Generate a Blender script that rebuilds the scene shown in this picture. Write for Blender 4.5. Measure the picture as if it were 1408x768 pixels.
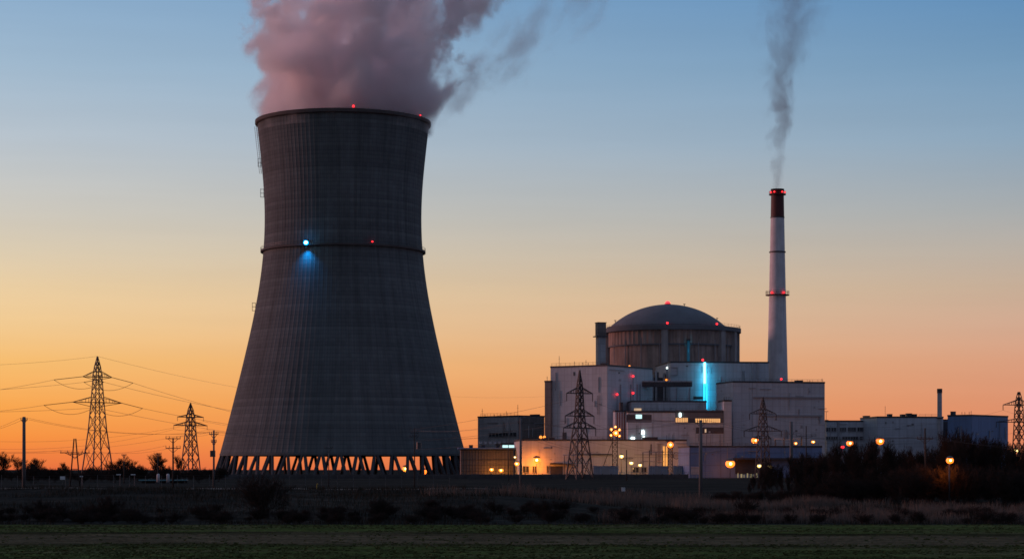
import bpy, bmesh, math, random
import numpy as np
from mathutils import Vector, Matrix, noise as mnoise
random.seed(7)
np.random.seed(7)
S = bpy.context.scene
for o in list(bpy.data.objects):
    bpy.data.objects.remove(o)
COL = S.collection
F = 2950.0                 # focal length in pixels of the 1408 px wide photograph
HZ = 645.0                 # horizon row
CZ = 5.0                   # eye height


def lin(r, g, b):
    f = lambda c: (c / 255 / 12.92) if c / 255 <= 0.04045 else ((c / 255 + 0.055) / 1.055) ** 2.4
    return (f(r), f(g), f(b), 1)


# ------------------------------------------------------------------ camera
cd = bpy.data.cameras.new('camera')
cam = bpy.data.objects.new('camera', cd)
COL.objects.link(cam)
cam.location = (0, 0, CZ)
cam.rotation_euler = (math.radians(90), 0, 0)
cd.sensor_width = 36
cd.lens = F / 1408 * 36
cd.shift_y = (HZ - 384) / 1408
cd.clip_start = 1
cd.clip_end = 60000
S.camera = cam

# ------------------------------------------------------------------ world: dusk sky
W = bpy.data.worlds.new('World')
S.world = W
W.use_nodes = True
wt = W.node_tree
wt.nodes.clear()


class NT:
    """tiny helper for node graphs"""
    def __init__(s, t): s.t = t
    def n(s, typ, **kw):
        nd = s.t.nodes.new(typ)
        for k, v in kw.items(): setattr(nd, k, v)
        return nd
    def put(s, sock, v):
        if hasattr(v, 'is_linked') or isinstance(v, bpy.types.NodeSocket): s.t.links.new(v, sock)
        elif v is not None: sock.default_value = v
    def m(s, op, a, b=None, c=None, clamp=False):
        nd = s.n('ShaderNodeMath', operation=op)
        nd.use_clamp = clamp
        for i, v in enumerate((a, b, c)): s.put(nd.inputs[i], v)
        return nd.outputs[0]
    def vm(s, op, a, b=None, scale=None):
        nd = s.n('ShaderNodeVectorMath', operation=op)
        s.put(nd.inputs[0], a); s.put(nd.inputs[1], b)
        if scale is not None: s.put(nd.inputs['Scale'], scale)
        return nd.outputs['Value'] if op in ('LENGTH', 'DOT_PRODUCT') else nd.outputs[0]
    def xyz(s, v):
        nd = s.n('ShaderNodeSeparateXYZ'); s.put(nd.inputs[0], v); return nd.outputs
    def comb(s, x, y, z):
        nd = s.n('ShaderNodeCombineXYZ')
        for i, v in enumerate((x, y, z)): s.put(nd.inputs[i], v)
        return nd.outputs[0]
    def noise(s, vec, scale, detail=3, rough=0.55, col=False):
        nd = s.n('ShaderNodeTexNoise'); s.put(nd.inputs['Vector'], vec)
        nd.inputs['Scale'].default_value = scale; nd.inputs['Detail'].default_value = detail
        nd.inputs['Roughness'].default_value = rough
        return nd.outputs['Color' if col else 'Fac']
    def ramp(s, fac, stops, interp='LINEAR'):
        nd = s.n('ShaderNodeValToRGB'); s.put(nd.inputs[0], fac)
        cr = nd.color_ramp; cr.interpolation = interp
        while len(cr.elements) > 1: cr.elements.remove(cr.elements[-1])
        cr.elements[0].position = stops[0][0]; cr.elements[0].color = stops[0][1]
        for p, c in stops[1:]:
            e = cr.elements.new(p); e.color = c
        return nd.outputs[0]
    def mix(s, fac, a, b, blend='MIX'):
        nd = s.n('ShaderNodeMix', data_type='RGBA', blend_type=blend)
        s.put(nd.inputs['Factor'], fac); s.put(nd.inputs['A'], a) if False else None
        s.put(nd.inputs[0], fac); s.put(nd.inputs[6], a); s.put(nd.inputs[7], b)
        return nd.outputs[2]
    def mapr(s, v, a, b, c=0.0, d=1.0, smooth=True):
        nd = s.n('ShaderNodeMapRange', interpolation_type='SMOOTHSTEP' if smooth else 'LINEAR')
        for i, q in enumerate((v, a, b, c, d)): s.put(nd.inputs[i], q)
        return nd.outputs[0]


N = NT(wt)
gen = N.n('ShaderNodeTexCoord').outputs['Generated']
dx, dy, dz = N.xyz(gen)
el = N.m('SQRT', N.m('MAXIMUM', dz, 0.0))


def pxt(y):        # photo row -> ramp position
    t = (HZ - y) / F
    return math.sqrt(t / math.sqrt(1 + t * t)) if t > 0 else 0.0


LEFT = [(645, (232, 106, 62)), (625, (243, 128, 60)), (600, (249, 148, 62)), (560, (251, 168, 76)), (500, (249, 191, 110)),
        (450, (243, 203, 144)), (400, (236, 207, 162)), (350, (222, 206, 179)), (300, (208, 202, 190)), (200, (186, 196, 205)),
        (100, (163, 187, 208)), (0, (142, 174, 204))]
RIGHT = [(645, (212, 118, 82)), (600, (222, 134, 98)), (560, (221, 144, 110)), (500, (216, 156, 127)), (450, (207, 166, 143)),
         (400, (197, 172, 151)), (350, (182, 172, 162)), (300, (165, 169, 171)), (200, (136, 163, 186)), (100, (113, 151, 184)), (0, (91, 138, 182))]


def skyramp(rows, hi):
    st = [(pxt(y), lin(*c)) for y, c in rows] + hi
    return N.ramp(el, st)


HI = [(0.62, lin(116, 146, 178)), (0.8, lin(108, 132, 166)), (1.0, lin(100, 122, 156))]
cl = skyramp(LEFT, HI)
cr_ = skyramp(RIGHT, HI)
front = N.mix(N.mapr(dx, -0.27, 0.25, smooth=False), cl, cr_)
# far from the sunset: dim blue-mauve dusk; a little warmer to the left than to the right
backL = N.ramp(el, [(0, lin(110, 98, 98)), (0.3, lin(106, 100, 104)), (0.55, lin(96, 102, 116)), (1, lin(100, 112, 138))])
backR = N.ramp(el, [(0, lin(84, 86, 104)), (0.3, lin(84, 92, 116)), (0.55, lin(84, 98, 126)), (1, lin(100, 112, 138))])
back = N.mix(N.mapr(dx, -0.7, 0.7), backL, backR)
sky = N.mix(N.mapr(dy, -0.35, 0.9), back, front)
# faint uneven veil in the air: long level streaks of slightly paler and darker sky
vn = N.noise(N.comb(N.m('MULTIPLY', dx, 3.0), dy, N.m('MULTIPLY', dz, 42.0)), 1.6, 4, .6)
sky = N.vm('SCALE', sky, scale=N.mapr(vn, .3, .7, .98, 1.02, smooth=False))
nish = N.n('ShaderNodeTexSky', sky_type='NISHITA')
nish.sun_disc = False
nish.sun_elevation = math.radians(4.0)
nish.sun_rotation = math.radians(-108)
bg = N.n('ShaderNodeBackground')
bg.inputs[1].default_value = 1.0
N.put(bg.inputs[0], sky)
bg2 = N.n('ShaderNodeBackground')
N.put(bg2.inputs[0], nish.outputs[0])
bg2.inputs[1].default_value = 0.003
ad = N.n('ShaderNodeAddShader')
wt.links.new(bg.outputs[0], ad.inputs[0]); wt.links.new(bg2.outputs[0], ad.inputs[1])
out = N.n('ShaderNodeOutputWorld')
wt.links.new(ad.outputs[0], out.inputs[0])

# last pink light from the low western sky, off to the left
sd = bpy.data.lights.new('sun', 'SUN')
sd.energy = 1.25
sd.angle = math.radians(12)
sd.color = (1.0, 0.42, 0.38)
sun = bpy.data.objects.new('sun', sd)
COL.objects.link(sun)
az, e0 = math.radians(-75), math.radians(6)
sv = Vector((math.sin(az) * math.cos(e0), math.cos(az) * math.cos(e0), math.sin(e0)))
sun.rotation_euler = sv.to_track_quat('Z', 'Y').to_euler()

S.view_settings.view_transform = 'Standard'
S.view_settings.look = 'None'
S.view_settings.exposure = 0.0
S.view_settings.gamma = 1.0
S.view_settings.use_curve_mapping = False
S.render.engine = 'CYCLES'
cy = S.cycles
cy.use_denoising = True
cy.max_bounces = 24
cy.diffuse_bounces = 3
cy.volume_bounces = 22
cy.transparent_max_bounces = 8
cy.sample_clamp_indirect = 3
cy.volume_step_rate = 0.25
cy.volume_max_steps = 256
cy.filter_width = 1.6


# ------------------------------------------------------------------ helpers
def P(px, py, Y):
    return Vector(((px - 704) / F * Y, Y, CZ + (HZ - py) / F * Y))


def zat(py, Y): return CZ + (HZ - py) / F * Y
def xat(px, Y): return (px - 704) / F * Y


def mat(name, col, rough=0.7, metal=0.0, var=0.25, scale=0.3, emit=None, es=0.0, streak=0.0, lines=None, bump=0.0):
    m = bpy.data.materials.new(name); m.use_nodes = True
    t = m.node_tree; n = NT(t)
    b = t.nodes['Principled BSDF']
    b.inputs['Roughness'].default_value = rough; b.inputs['Metallic'].default_value = metal
    if rough >= .95: b.inputs['Specular IOR Level'].default_value = 0.0
    c = (col[0], col[1], col[2], 1)
    tc = n.n('ShaderNodeTexCoord').outputs['Object']
    f = n.noise(tc, scale, 5, 0.6)
    k = n.mapr(f, 0.3, 0.7, 1 - var, 1 + var, smooth=False)
    if streak:
        x, y, z = n.xyz(tc)
        f2 = n.noise(n.comb(n.m('MULTIPLY', x, 1.0), n.m('MULTIPLY', y, 1.0), n.m('MULTIPLY', z, 0.06)), 0.9, 4, 0.65)
        k = n.m('MULTIPLY', k, n.mapr(f2, 0.3, 0.75, 1 + streak * .4, 1 - streak, smooth=False))
    if lines:
        x, y, z = n.xyz(tc)
        w, h, dark = lines
        u = n.m('FRACT', n.m('DIVIDE', n.m('ADD', x, y), w))
        v = n.m('FRACT', n.m('DIVIDE', z, h))
        lu = n.m('LESS_THAN', u, 0.10); lv = n.m('LESS_THAN', v, 0.09)
        cell = n.n('ShaderNodeTexWhiteNoise', noise_dimensions='2D')
        n.put(cell.inputs['Vector'], n.comb(n.m('FLOOR', n.m('DIVIDE', n.m('ADD', x, y), w)), n.m('FLOOR', n.m('DIVIDE', z, h)), 0.0))
        k = n.m('MULTIPLY', k, n.mapr(cell.outputs['Value'], 0, 1, 0.92, 1.05, smooth=False))
        k = n.m('MULTIPLY', k, n.m('SUBTRACT', 1.0, n.m('MULTIPLY', n.m('MAXIMUM', lu, lv), dark)))
    vs = n.vm('SCALE', n.comb(*c[:3]), scale=k)
    n.put(b.inputs['Base Color'], vs)
    if emit is not None:
        b.inputs['Emission Color'].default_value = (*emit[:3], 1)
        b.inputs['Emission Strength'].default_value = es
    if bump:
        bp = n.n('ShaderNodeBump'); bp.inputs['Strength'].default_value = bump
        bp.inputs['Distance'].default_value = 0.2
        n.put(bp.inputs['Height'], f); t.links.new(bp.outputs[0], b.inputs['Normal'])
    return m


class MB:
    """collects simple solids; build() links them as ONE mesh object"""
    def __init__(s): s.v = []; s.f = []
    def add(s, vs, fs):
        o = len(s.v); s.v += [tuple(v) for v in vs]; s.f += [tuple(i + o for i in f) for f in fs]; return s
    def box(s, x0, x1, y0, y1, z0, z1):
        return s.add([(x0, y0, z0), (x1, y0, z0), (x1, y1, z0), (x0, y1, z0), (x0, y0, z1), (x1, y0, z1), (x1, y1, z1), (x0, y1, z1)],
                     [(0, 3, 2, 1), (4, 5, 6, 7), (0, 1, 5, 4), (1, 2, 6, 5), (2, 3, 7, 6), (3, 0, 4, 7)])
    def beam(s, p, q, w, w2=None, n=4):
        p = Vector(p); q = Vector(q); d = q - p
        if d.length < 1e-6: return s
        d.normalize()
        u = d.cross(Vector((0, 0, 1)) if abs(d.z) < 0.95 else Vector((1, 0, 0))).normalized(); v = d.cross(u)
        w2 = w if w2 is None else w2
        vs = []
        for c, r in ((p, w / 2), (q, w2 / 2)):
            for i in range(n):
                a = 2 * math.pi * (i + .5) / n
                vs.append(c + u * math.cos(a) * r * 1.3 + v * math.sin(a) * r * 1.3)
        fs = [(i, (i + 1) % n, n + (i + 1) % n, n + i) for i in range(n)]
        fs += [tuple(range(n - 1, -1, -1)), tuple(range(n, 2 * n))]
        return s.add(vs, fs)
    def tube(s, pts, r, n=5):
        pts = [Vector(p) for p in pts]; k = len(pts); vs = []
        for i, p in enumerate(pts):
            d = (pts[min(i + 1, k - 1)] - pts[max(i - 1, 0)]).normalized()
            u = d.cross(Vector((0, 0, 1)) if abs(d.z) < 0.95 else Vector((1, 0, 0))).normalized(); v = d.cross(u)
            rr = r[i] if isinstance(r, (list, tuple)) else r
            for j in range(n):
                a = 2 * math.pi * j / n; vs.append(p + (u * math.cos(a) + v * math.sin(a)) * rr)
        fs = [(i * n + j, i * n + (j + 1) % n, (i + 1) * n + (j + 1) % n, (i + 1) * n + j) for i in range(k - 1) for j in range(n)]
        fs += [tuple(range(n - 1, -1, -1)), tuple(range((k - 1) * n, k * n))]
        return s.add(vs, fs)
    def lathe(s, prof, n=48, cx=0, cy=0, rad=None, close=False, a0=0, a1=2 * math.pi):
        full = abs(a1 - a0 - 2 * math.pi) < 1e-6
        m = n if full else n + 1
        vs = []
        for r, z in prof:
            for j in range(m):
                a = a0 + (a1 - a0) * j / n
                rr = r if rad is None else r + rad(j, z)
                vs.append((cx + math.cos(a) * rr, cy + math.sin(a) * rr, z))
        k = len(prof); fs = []
        for i in range(k - 1 + (1 if close else 0)):
            i2 = (i + 1) % k
            for j in range(n):
                j2 = (j + 1) % m
                fs.append((i * m + j, i * m + j2, i2 * m + j2, i2 * m + j))
        return s.add(vs, fs)
    def sphere(s, c, r, n=10, m=7, zs=1.0):
        prof = [(max(r * math.sin(math.pi * i / m), 1e-3), c[2] - r * zs * math.cos(math.pi * i / m)) for i in range(m + 1)]
        return s.lathe(prof, n, c[0], c[1])
    def build(s, name, m, parent=None, smooth=False, loc=None):
        me = bpy.data.meshes.new(name); me.from_pydata(s.v, [], s.f); me.validate(); me.update()
        if smooth: me.polygons.foreach_set('use_smooth', [True] * len(me.polygons))
        o = bpy.data.objects.new(name, me); COL.objects.link(o)
        if m: me.materials.append(m)
        if parent: o.parent = parent
        if loc is not None: o.location = loc
        return o


def fix_normals(o):
    bm = bmesh.new(); bm.from_mesh(o.data); bmesh.ops.recalc_face_normals(bm, faces=bm.faces); bm.to_mesh(o.data); bm.free()
    return o


def tag(o, label=None, cat=None, group=None, kind=None):
    if label: o['label'] = label
    if cat: o['category'] = cat
    if group: o['group'] = group
    if kind: o['kind'] = kind
    return o


def thing(name, loc, label, cat, group=None, rz=0.0):
    o = bpy.data.objects.new(name, None); COL.objects.link(o)
    o.empty_display_size = 1
    o.location = loc; o.rotation_euler = (0, 0, rz)
    return tag(o, label, cat, group)


def copy_tree(o, parent=None):
    c = o.copy(); COL.objects.link(c)
    if parent: c.parent = parent
    for ch in list(o.children): copy_tree(ch, c)
    return c


# ------------------------------------------------------------------ materials
EM = lambda name, c, s: mat(name, (0.4, 0.4, 0.4), var=0, emit=c, es=s)
M = {}
M['clad'] = mat('white_cladding', (0.51, 0.535, 0.59), 0.6, var=0.07, scale=0.12, streak=0.17, lines=(3.1, 2.4, 0.15))
M['clad2'] = mat('grey_cladding', (0.43, 0.43, 0.46), 0.6, var=0.10, scale=0.12, streak=0.18, lines=(2.4, 3.0, 0.2))
M['cladblue'] = mat('blue_cladding', (0.13, 0.23, 0.44), 0.55, var=0.08, scale=0.1, streak=0.12, lines=(2.6, 40, 0.15))
M['bluegrey'] = mat('blue_grey_cladding', (0.14, 0.23, 0.43), 0.55, var=0.10, scale=0.1, streak=0.14, lines=(5.0, 4.0, 0.2))
M['cladbrown'] = mat('brown_cladding', (0.20, 0.17, 0.16), 0.7, var=0.12, scale=0.2, streak=0.2, lines=(1.6, 3.0, 0.25))
M['darkgrey'] = mat('dark_grey_cladding', (0.15, 0.15, 0.165), 0.6, var=0.15, scale=0.2, streak=0.2, lines=(1.6, 8, 0.2))
M['cream'] = mat('cream_render', (0.55, 0.54, 0.56), 0.7, var=0.10, scale=0.15, streak=0.18, lines=(6.0, 3.5, 0.1))
M['darkband'] = mat('dark_panel', (0.06, 0.06, 0.075), 0.35, var=0.2, scale=0.6)
M['roofdark'] = mat('roof_edge', (0.045, 0.045, 0.055), 0.6, var=0.3, scale=0.5)
M['drum'] = mat('drum_concrete', (0.38, 0.285, 0.25), 0.85, var=0.25, scale=0.18, streak=0.55, bump=0.3)
M['pilaster'] = mat('pilaster_concrete', (.36, .33, .33), .85, var=.15, scale=.3, streak=.25)
M['dome'] = mat('dome_concrete', (0.135, 0.145, 0.165), 0.85, var=0.16, scale=0.12, bump=0.2)
M['steel'] = mat('galvanised_steel', (0.085, 0.085, 0.095), 0.5, 0.6, var=0.2, scale=1.0)
M['pylon'] = mat('pylon_steel', (0.045, 0.042, 0.045), 0.6, 0.3, var=0.2, scale=0.4)
M['pole'] = mat('pole_concrete', (0.13, 0.125, 0.13), 0.85, var=0.2, scale=1.0)
M['woodpole'] = mat('pole_wood', (0.05, 0.04, 0.035), 0.9, var=0.3, scale=2.0)
M['wire'] = mat('wire', (0.10, 0.09, 0.085), 0.5, 0.3, var=0)
M['glassdark'] = mat('dark_glass', (0.03, 0.035, 0.045), 0.12, var=0.1)
M['frame'] = mat('window_frame', (0.30, 0.30, 0.33), 0.5, var=0.1)
M['chim'] = mat('chimney_paint', (0.66, 0.63, 0.66), 0.65, var=0.12, scale=0.25, streak=0.2)
M['chimred'] = mat('chimney_red', (0.10, 0.022, 0.022), 0.65, var=0.2, scale=0.4, streak=0.2)
M['soot'] = mat('soot', (0.03, 0.02, 0.02), 0.9, var=0.2)
M['wallc'] = mat('wall_concrete', (0.09, 0.085, 0.09), 0.9, var=0.25, scale=0.4, streak=0.2, lines=(3.0, 10, 0.2))
M['fencewire'] = mat('fence_wire', (0.12, 0.12, 0.13), 0.5, 0.5, var=0.1)
M['bark'] = mat('bark', (0.04, 0.033, 0.03), 0.95, var=0.3, scale=2)
M['twig'] = mat('twigs', (0.04, 0.032, 0.029), 0.95, var=0.3, scale=2)
M['reed'] = mat('dry_reed', (0.17, 0.135, 0.115), 0.95, var=0.35, scale=0.12)
M['rough'] = mat('rough_grass', (0.040, 0.036, 0.028), 0.95, var=0.45, scale=0.12)
M['white'] = mat('white_paint', (0.75, 0.77, 0.8), 0.5, var=0.05)
M['teal'] = mat('teal_roof', (0.10, 0.26, 0.30), 0.5, var=0.1, scale=0.5)
M['yellow'] = mat('yellow_paint', (0.6, 0.42, 0.04), 0.5, var=0.1)
M['redstripe'] = mat('red_stripe', (0.22, 0.06, 0.05), 0.7, var=0.2, scale=0.4)
M['lampred'] = EM('red_beacon', (1, 0.012, 0.016), 3.5)
M['lamporange'] = EM('sodium_lamp', (1, 0.17, 0.006), 2.8)
M['lampamber'] = EM('amber_lamp', (1, 0.26, 0.015), 2.4)
M['lampyellow'] = EM('warm_white_lamp', (1, 0.62, 0.16), 2.0)
M['lampgreen'] = EM('pale_yellow_lamp', (0.85, 0.9, 0.25), 1.6)
M['lampwhite'] = EM('white_lamp', (0.8, 1.0, 0.95), 5)
M['lampcyan'] = EM('cyan_lamp', (0.0, 0.38, 1.0), 5)
M['corehot'] = EM('lamp_core', (1, 0.6, 0.16), 16)
M['corewarm'] = EM('lamp_core_warm', (1, 0.8, 0.45), 12)
M['corecyan'] = EM('lamp_core_cyan', (0.35, 0.85, 1.0), 30)
M['tubecyan'] = EM('cyan_tube', (0.20, 0.80, 1.0), 4)
M['winorange'] = EM('lit_window_orange', (1, 0.48, 0.14), 0.9)
M['litcool'] = EM('lit_window_edge_cool', (0.55, 0.9, 0.9), 1.3)
M['winwarm'] = EM('lit_window_warm', (1, 0.66, 0.36), 0.6)
M['glowbar'] = EM('facade_glow_bar', (1, 0.40, 0.06), 0.9)


# ------------------------------------------------------------------ ground
def sm(a, b, x):
    t = min(max((x - a) / (b - a), 0), 1); return t * t * (3 - 2 * t)


def gz(x, Y):
    if Y < 196: return 0.0
    right = sm(-6, 26, x)
    crest = 2.62 * (1 - right) + 0.75 * right
    y0 = 200 + 4 * right
    s = sm(y0, 258, Y) ** 0.8
    z = crest * s
    # low folds of the bank between the tower and the plant
    for cx, cyy, rx, ry, h in ((-2, 226, 10, 9, .75), (9, 238, 12, 8, .8), (-24, 228, 14, 9, .4), (18, 222, 12, 7, .5), (30, 236, 14, 10, .45), (4, 250, 9, 6, .7)):
        z += h * math.exp(-((x - cx + .5 * (Y - cyy)) / rx) ** 2 - ((Y - cyy) / ry) ** 2) * (0.5 if s > .9 else 1)
    f = sm(198, 215, Y) * (1 - sm(300, 420, Y))
    z += f * (0.18 * mnoise.noise((x * .10, Y * .13, 1.3)) + 0.08 * mnoise.noise((x * .5, Y * .5, 4.0)))
    far = sm(262, 420, Y)
    return z * (1 - far) + 2.25 * far


def grid_mesh(name, xs, ys, fz, m, kind='structure'):
    nx, ny = len(xs), len(ys)
    V = [(x, y, fz(x, y)) for y in ys for x in xs]
    Fc = [(j * nx + i, j * nx + i + 1, (j + 1) * nx + i + 1, (j + 1) * nx + i) for j in range(ny - 1) for i in range(nx - 1)]
    me = bpy.data.meshes.new(name); me.from_pydata(V, [], Fc); me.update()
    me.polygons.foreach_set('use_smooth', [True] * len(me.polygons))
    o = bpy.data.objects.new(name, me); COL.objects.link(o); me.materials.append(m); o['kind'] = kind
    return o


def spread(dense, step, far, k=1.35):
    a = list(np.arange(-dense, dense + .001, step)); v = dense; s = step
    ext = []
    while v < far:
        s *= k; v += s; ext.append(v)
    return [-e for e in ext[::-1]] + [float(q) for q in a] + ext


def ground_mat():
    m = bpy.data.materials.new('rough_ground'); m.use_nodes = True
    t = m.node_tree; n = NT(t); b = t.nodes['Principled BSDF']; b.inputs['Roughness'].default_value = 1
    b.inputs['Specular IOR Level'].default_value = 0.0
    tc = n.n('ShaderNodeTexCoord').outputs['Object']
    f = n.noise(tc, 0.06, 6, 0.65); g = n.noise(tc, 1.3, 5, 0.7)
    x, y, z = n.xyz(tc)
    dg = n.noise(n.comb(n.m('ADD', n.m('MULTIPLY', x, .045), n.m('MULTIPLY', y, .03)), n.m('ADD', n.m('MULTIPLY', y, .42), n.m('MULTIPLY', x, .10)), 0.0), 1.0, 5, .6)
    k = n.m('ADD', n.m('ADD', n.m('MULTIPLY', f, 0.35), n.m('MULTIPLY', dg, .40)), n.m('MULTIPLY', g, 0.25))
    c = n.ramp(k, [(0.34, (0.022, 0.022, 0.020, 1)), (0.48, (0.034, 0.034, 0.031, 1)), (0.56, (0.056, 0.052, 0.045, 1)), (0.68, (0.12, 0.105, 0.088, 1))])
    n.put(b.inputs['Base Color'], c)
    bp = n.n('ShaderNodeBump'); bp.inputs['Strength'].default_value = .8; bp.inputs['Distance'].default_value = .25
    n.put(bp.inputs['Height'], g); t.links.new(bp.outputs[0], b.inputs['Normal'])
    return m


def field_mat():
    m = bpy.data.materials.new('field_crop'); m.use_nodes = True
    t = m.node_tree; n = NT(t); b = t.nodes['Principled BSDF']; b.inputs['Roughness'].default_value = 1
    b.inputs['Specular IOR Level'].default_value = 0.0
    tc = n.n('ShaderNodeTexCoord').outputs['Object']
    x, y, z = n.xyz(tc)
    w = n.noise(n.comb(n.m('MULTIPLY', x, .03), n.m('MULTIPLY', y, .12), 0.0), 1.0, 3)
    w2 = n.noise(n.comb(n.m('MULTIPLY', x, .25), n.m('MULTIPLY', y, .6), 9.0), 1.0, 4)
    yy = n.m('ADD', n.m('ADD', y, n.m('MULTIPLY', x, .07)), n.m('ADD', n.m('MULTIPLY', n.m('SUBTRACT', w, .5), 9.0), n.m('MULTIPLY', n.m('SUBTRACT', w2, .5), 3.0)))
    pos = lambda Y: (Y - 90) / 110
    gr, br, dk = (0.076, 0.104, 0.034, 1), (0.112, 0.096, 0.060, 1), (0.040, 0.042, 0.022, 1)
    c = n.ramp(n.m('DIVIDE', n.m('SUBTRACT', yy, 90), 110), [
        (0, br), (pos(113), br), (pos(117), gr), (pos(134), gr), (pos(138), dk), (pos(140.5), br), (pos(157), br), (pos(161), dk), (pos(165), dk), (pos(168), gr), (1, gr)])
    rows = n.noise(n.comb(n.m('MULTIPLY', x, .12), n.m('MULTIPLY', y, 1.3), 0.0), 1.0, 5, .7)
    k = n.mapr(rows, .3, .7, .45, 1.5, smooth=False)
    g = n.noise(tc, 2.2, 5, .75)
    k = n.m('MULTIPLY', k, n.mapr(g, .3, .7, .55, 1.45, smooth=False))
    p = n.noise(n.comb(n.m('MULTIPLY', x, .05), n.m('MULTIPLY', y, .16), 3.0), 1.0, 3)
    c = n.mix(n.mapr(p, .45, .65, 0, .6), c, br)
    n.put(b.inputs['Base Color'], n.vm('SCALE', c, scale=k))
    bp = n.n('ShaderNodeBump'); bp.inputs['Strength'].default_value = .9; bp.inputs['Distance'].default_value = .2
    n.put(bp.inputs['Height'], g); t.links.new(bp.outputs[0], b.inputs['Normal'])
    return m


M['ground'] = ground_mat(); M['field'] = field_mat()
ysg = [-400, -100, 0, 60, 120, 170, 190] + [float(v) for v in np.arange(194, 300, 1.3)] + [float(v) for v in np.arange(300, 460, 10)]
v = 460.0
while v < 26000: ysg.append(v); v *= 1.25
grid_mesh('ground', spread(70, 1.3, 16000), ysg, gz, M['ground'])
rng = np.random.RandomState(3)


def fz(x, Y):
    e = 1 - sm(188, 192.5, Y + 1.2 * mnoise.noise((x * .2, 2.0, 0)))
    return 0.03 + e * (.055 * math.sin(Y * 2.86 + .9 * mnoise.noise((x * .03, Y * .05, 8))) + 0.06 + .05 * mnoise.noise((x * .25, Y * 1.1, 0)) + .05 * mnoise.noise((x * 1.4, Y * 1.7, 5)))


grid_mesh('field', spread(64, .7, 1200), [-100, 0, 60] + [float(v) for v in np.arange(100, 193.2, .45)], fz, M['field'])

# path along the crest of the bank: a pale worn strip
pm = mat('path_gravel', (0.25, 0.215, 0.19), 1.0, var=.3, scale=.5)
xs = [float(v) for v in np.arange(-160, 2, 2.0)]
mb = MB()
for i in range(len(xs) - 1):
    a, b = xs[i], xs[i + 1]
    mb.add([(a, 258.5, gz(a, 258.5) + .03), (b, 258.5, gz(b, 258.5) + .03), (b, 263, gz(b, 263) + .05), (a, 263, gz(a, 263) + .05)], [(0, 1, 2, 3)])
tag(mb.build('path', pm), kind='structure')

# ------------------------------------------------------------------ cooling tower
TY = 880.0
TX = xat(472, TY)
G0 = 2.25


def shell_mat():
    m = bpy.data.materials.new('tower_concrete'); m.use_nodes = True
    t = m.node_tree; n = NT(t); b = t.nodes['Principled BSDF']; b.inputs['Roughness'].default_value = .9
    b.inputs['Specular IOR Level'].default_value = .25
    tc = n.n('ShaderNodeTexCoord').outputs['Object']
    x, y, z = n.xyz(tc)
    a = n.m('ARCTAN2', y, x)
    # lift joints of the climbing formwork and panel joints between them
    lv = n.m('LESS_THAN', n.m('FRACT', n.m('DIVIDE', z, 1.55)), .22)
    u = n.m('MULTIPLY', a, 120 / (2 * math.pi) * 2)
    lu = n.m('LESS_THAN', n.m('FRACT', u), .16)
    cell = n.n('ShaderNodeTexWhiteNoise', noise_dimensions='2D')
    n.put(cell.inputs['Vector'], n.comb(n.m('FLOOR', n.m('MULTIPLY', u, .5)), n.m('FLOOR', n.m('DIVIDE', z, 1.55)), 0.0))
    band = n.n('ShaderNodeTexWhiteNoise', noise_dimensions='1D')
    n.put(band.inputs['W'], n.m('FLOOR', n.m('DIVIDE', z, 1.55)))
    k = n.mapr(cell.outputs['Value'], 0, 1, .93, 1.07, smooth=False)
    k = n.m('MULTIPLY', k, n.mapr(band.outputs['Value'], 0, 1, .84, 1.10, smooth=False))
    k = n.m('MULTIPLY', k, n.m('SUBTRACT', 1.0, n.m('MULTIPLY', lv, .17)))
    k = n.m('MULTIPLY', k, n.m('SUBTRACT', 1.0, n.m('MULTIPLY', lu, .14)))
    st = n.noise(n.comb(n.m('MULTIPLY', a, 14.0), n.m('MULTIPLY', z, .018), 0.0), 1.0, 5, .7)
    k = n.m('MULTIPLY', k, n.mapr(st, .3, .72, 1.22, .70, smooth=False))
    run = n.noise(n.comb(n.m('MULTIPLY', a, 5.0), n.m('MULTIPLY', z, .006), 4.0), 1.0, 6, .75)
    k = n.m('MULTIPLY', k, n.m('SUBTRACT', 1.0, n.m('MULTIPLY', n.mapr(run, .52, .75), n.mapr(z, 30, 144, .08, .38))))
    big = n.noise(tc, .03, 4)
    k = n.m('MULTIPLY', k, n.mapr(big, .3, .7, .88, 1.12, smooth=False))
    n.put(b.inputs['Base Color'], n.vm('SCALE', n.comb(.128, .146, .155), scale=k))
    return m


M['shell'] = shell_mat()
tower = thing('cooling_tower', (TX, TY, G0), 'huge grey concrete cooling tower with steam rising from its open top', 'cooling tower')
prof_px = [(11.2, 50.1), (22, 47.2), (36.3, 43.7), (48.3, 40.6), (60.2, 37.9), (70, 35.9), (78.1, 34.6), (86, 33.2), (94.5, 32.4), (103, 32.0), (110.9, 32.0),
           (120, 32.4), (128.8, 33.1), (138, 34.1), (146.4, 35.0)]
pz = np.array([p[0] for p in prof_px]); pr = np.array([p[1] for p in prof_px])
# smooth radius polynomial through the measured silhouette
wts = np.ones(len(pz)); wts[0] = wts[-1] = 6
cf = np.polyfit((pz - 80) / 70, pr, 6, w=wts)
Rz = lambda z: float(np.polyval(cf, (z - 80) / 70))
zs = list(np.linspace(11.2, 146.4, 90))
out_p = [(Rz(z), z - G0) for z in zs]
in_p = [(Rz(z) - (.35 + .75 * sm(60, 10, z) if z < 60 else .35), z - G0) for z in zs[::-1]]
rib = lambda j, z: (0.10 if j % 4 == 0 else 0.0)
mb = MB().lathe(out_p + in_p, 480, rad=rib, close=True)
sh = fix_normals(mb.build('shell', M['shell'], tower))
mb = MB().lathe([(Rz(146.4) - .5, 143.6), (Rz(146.4) + .35, 143.2), (Rz(146.4) + .95, 143.6), (Rz(146.4) + .95, 144.9), (Rz(146.4) + .6, 145.0), (Rz(146.4) - .5, 145.0)], 160, close=True)
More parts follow.
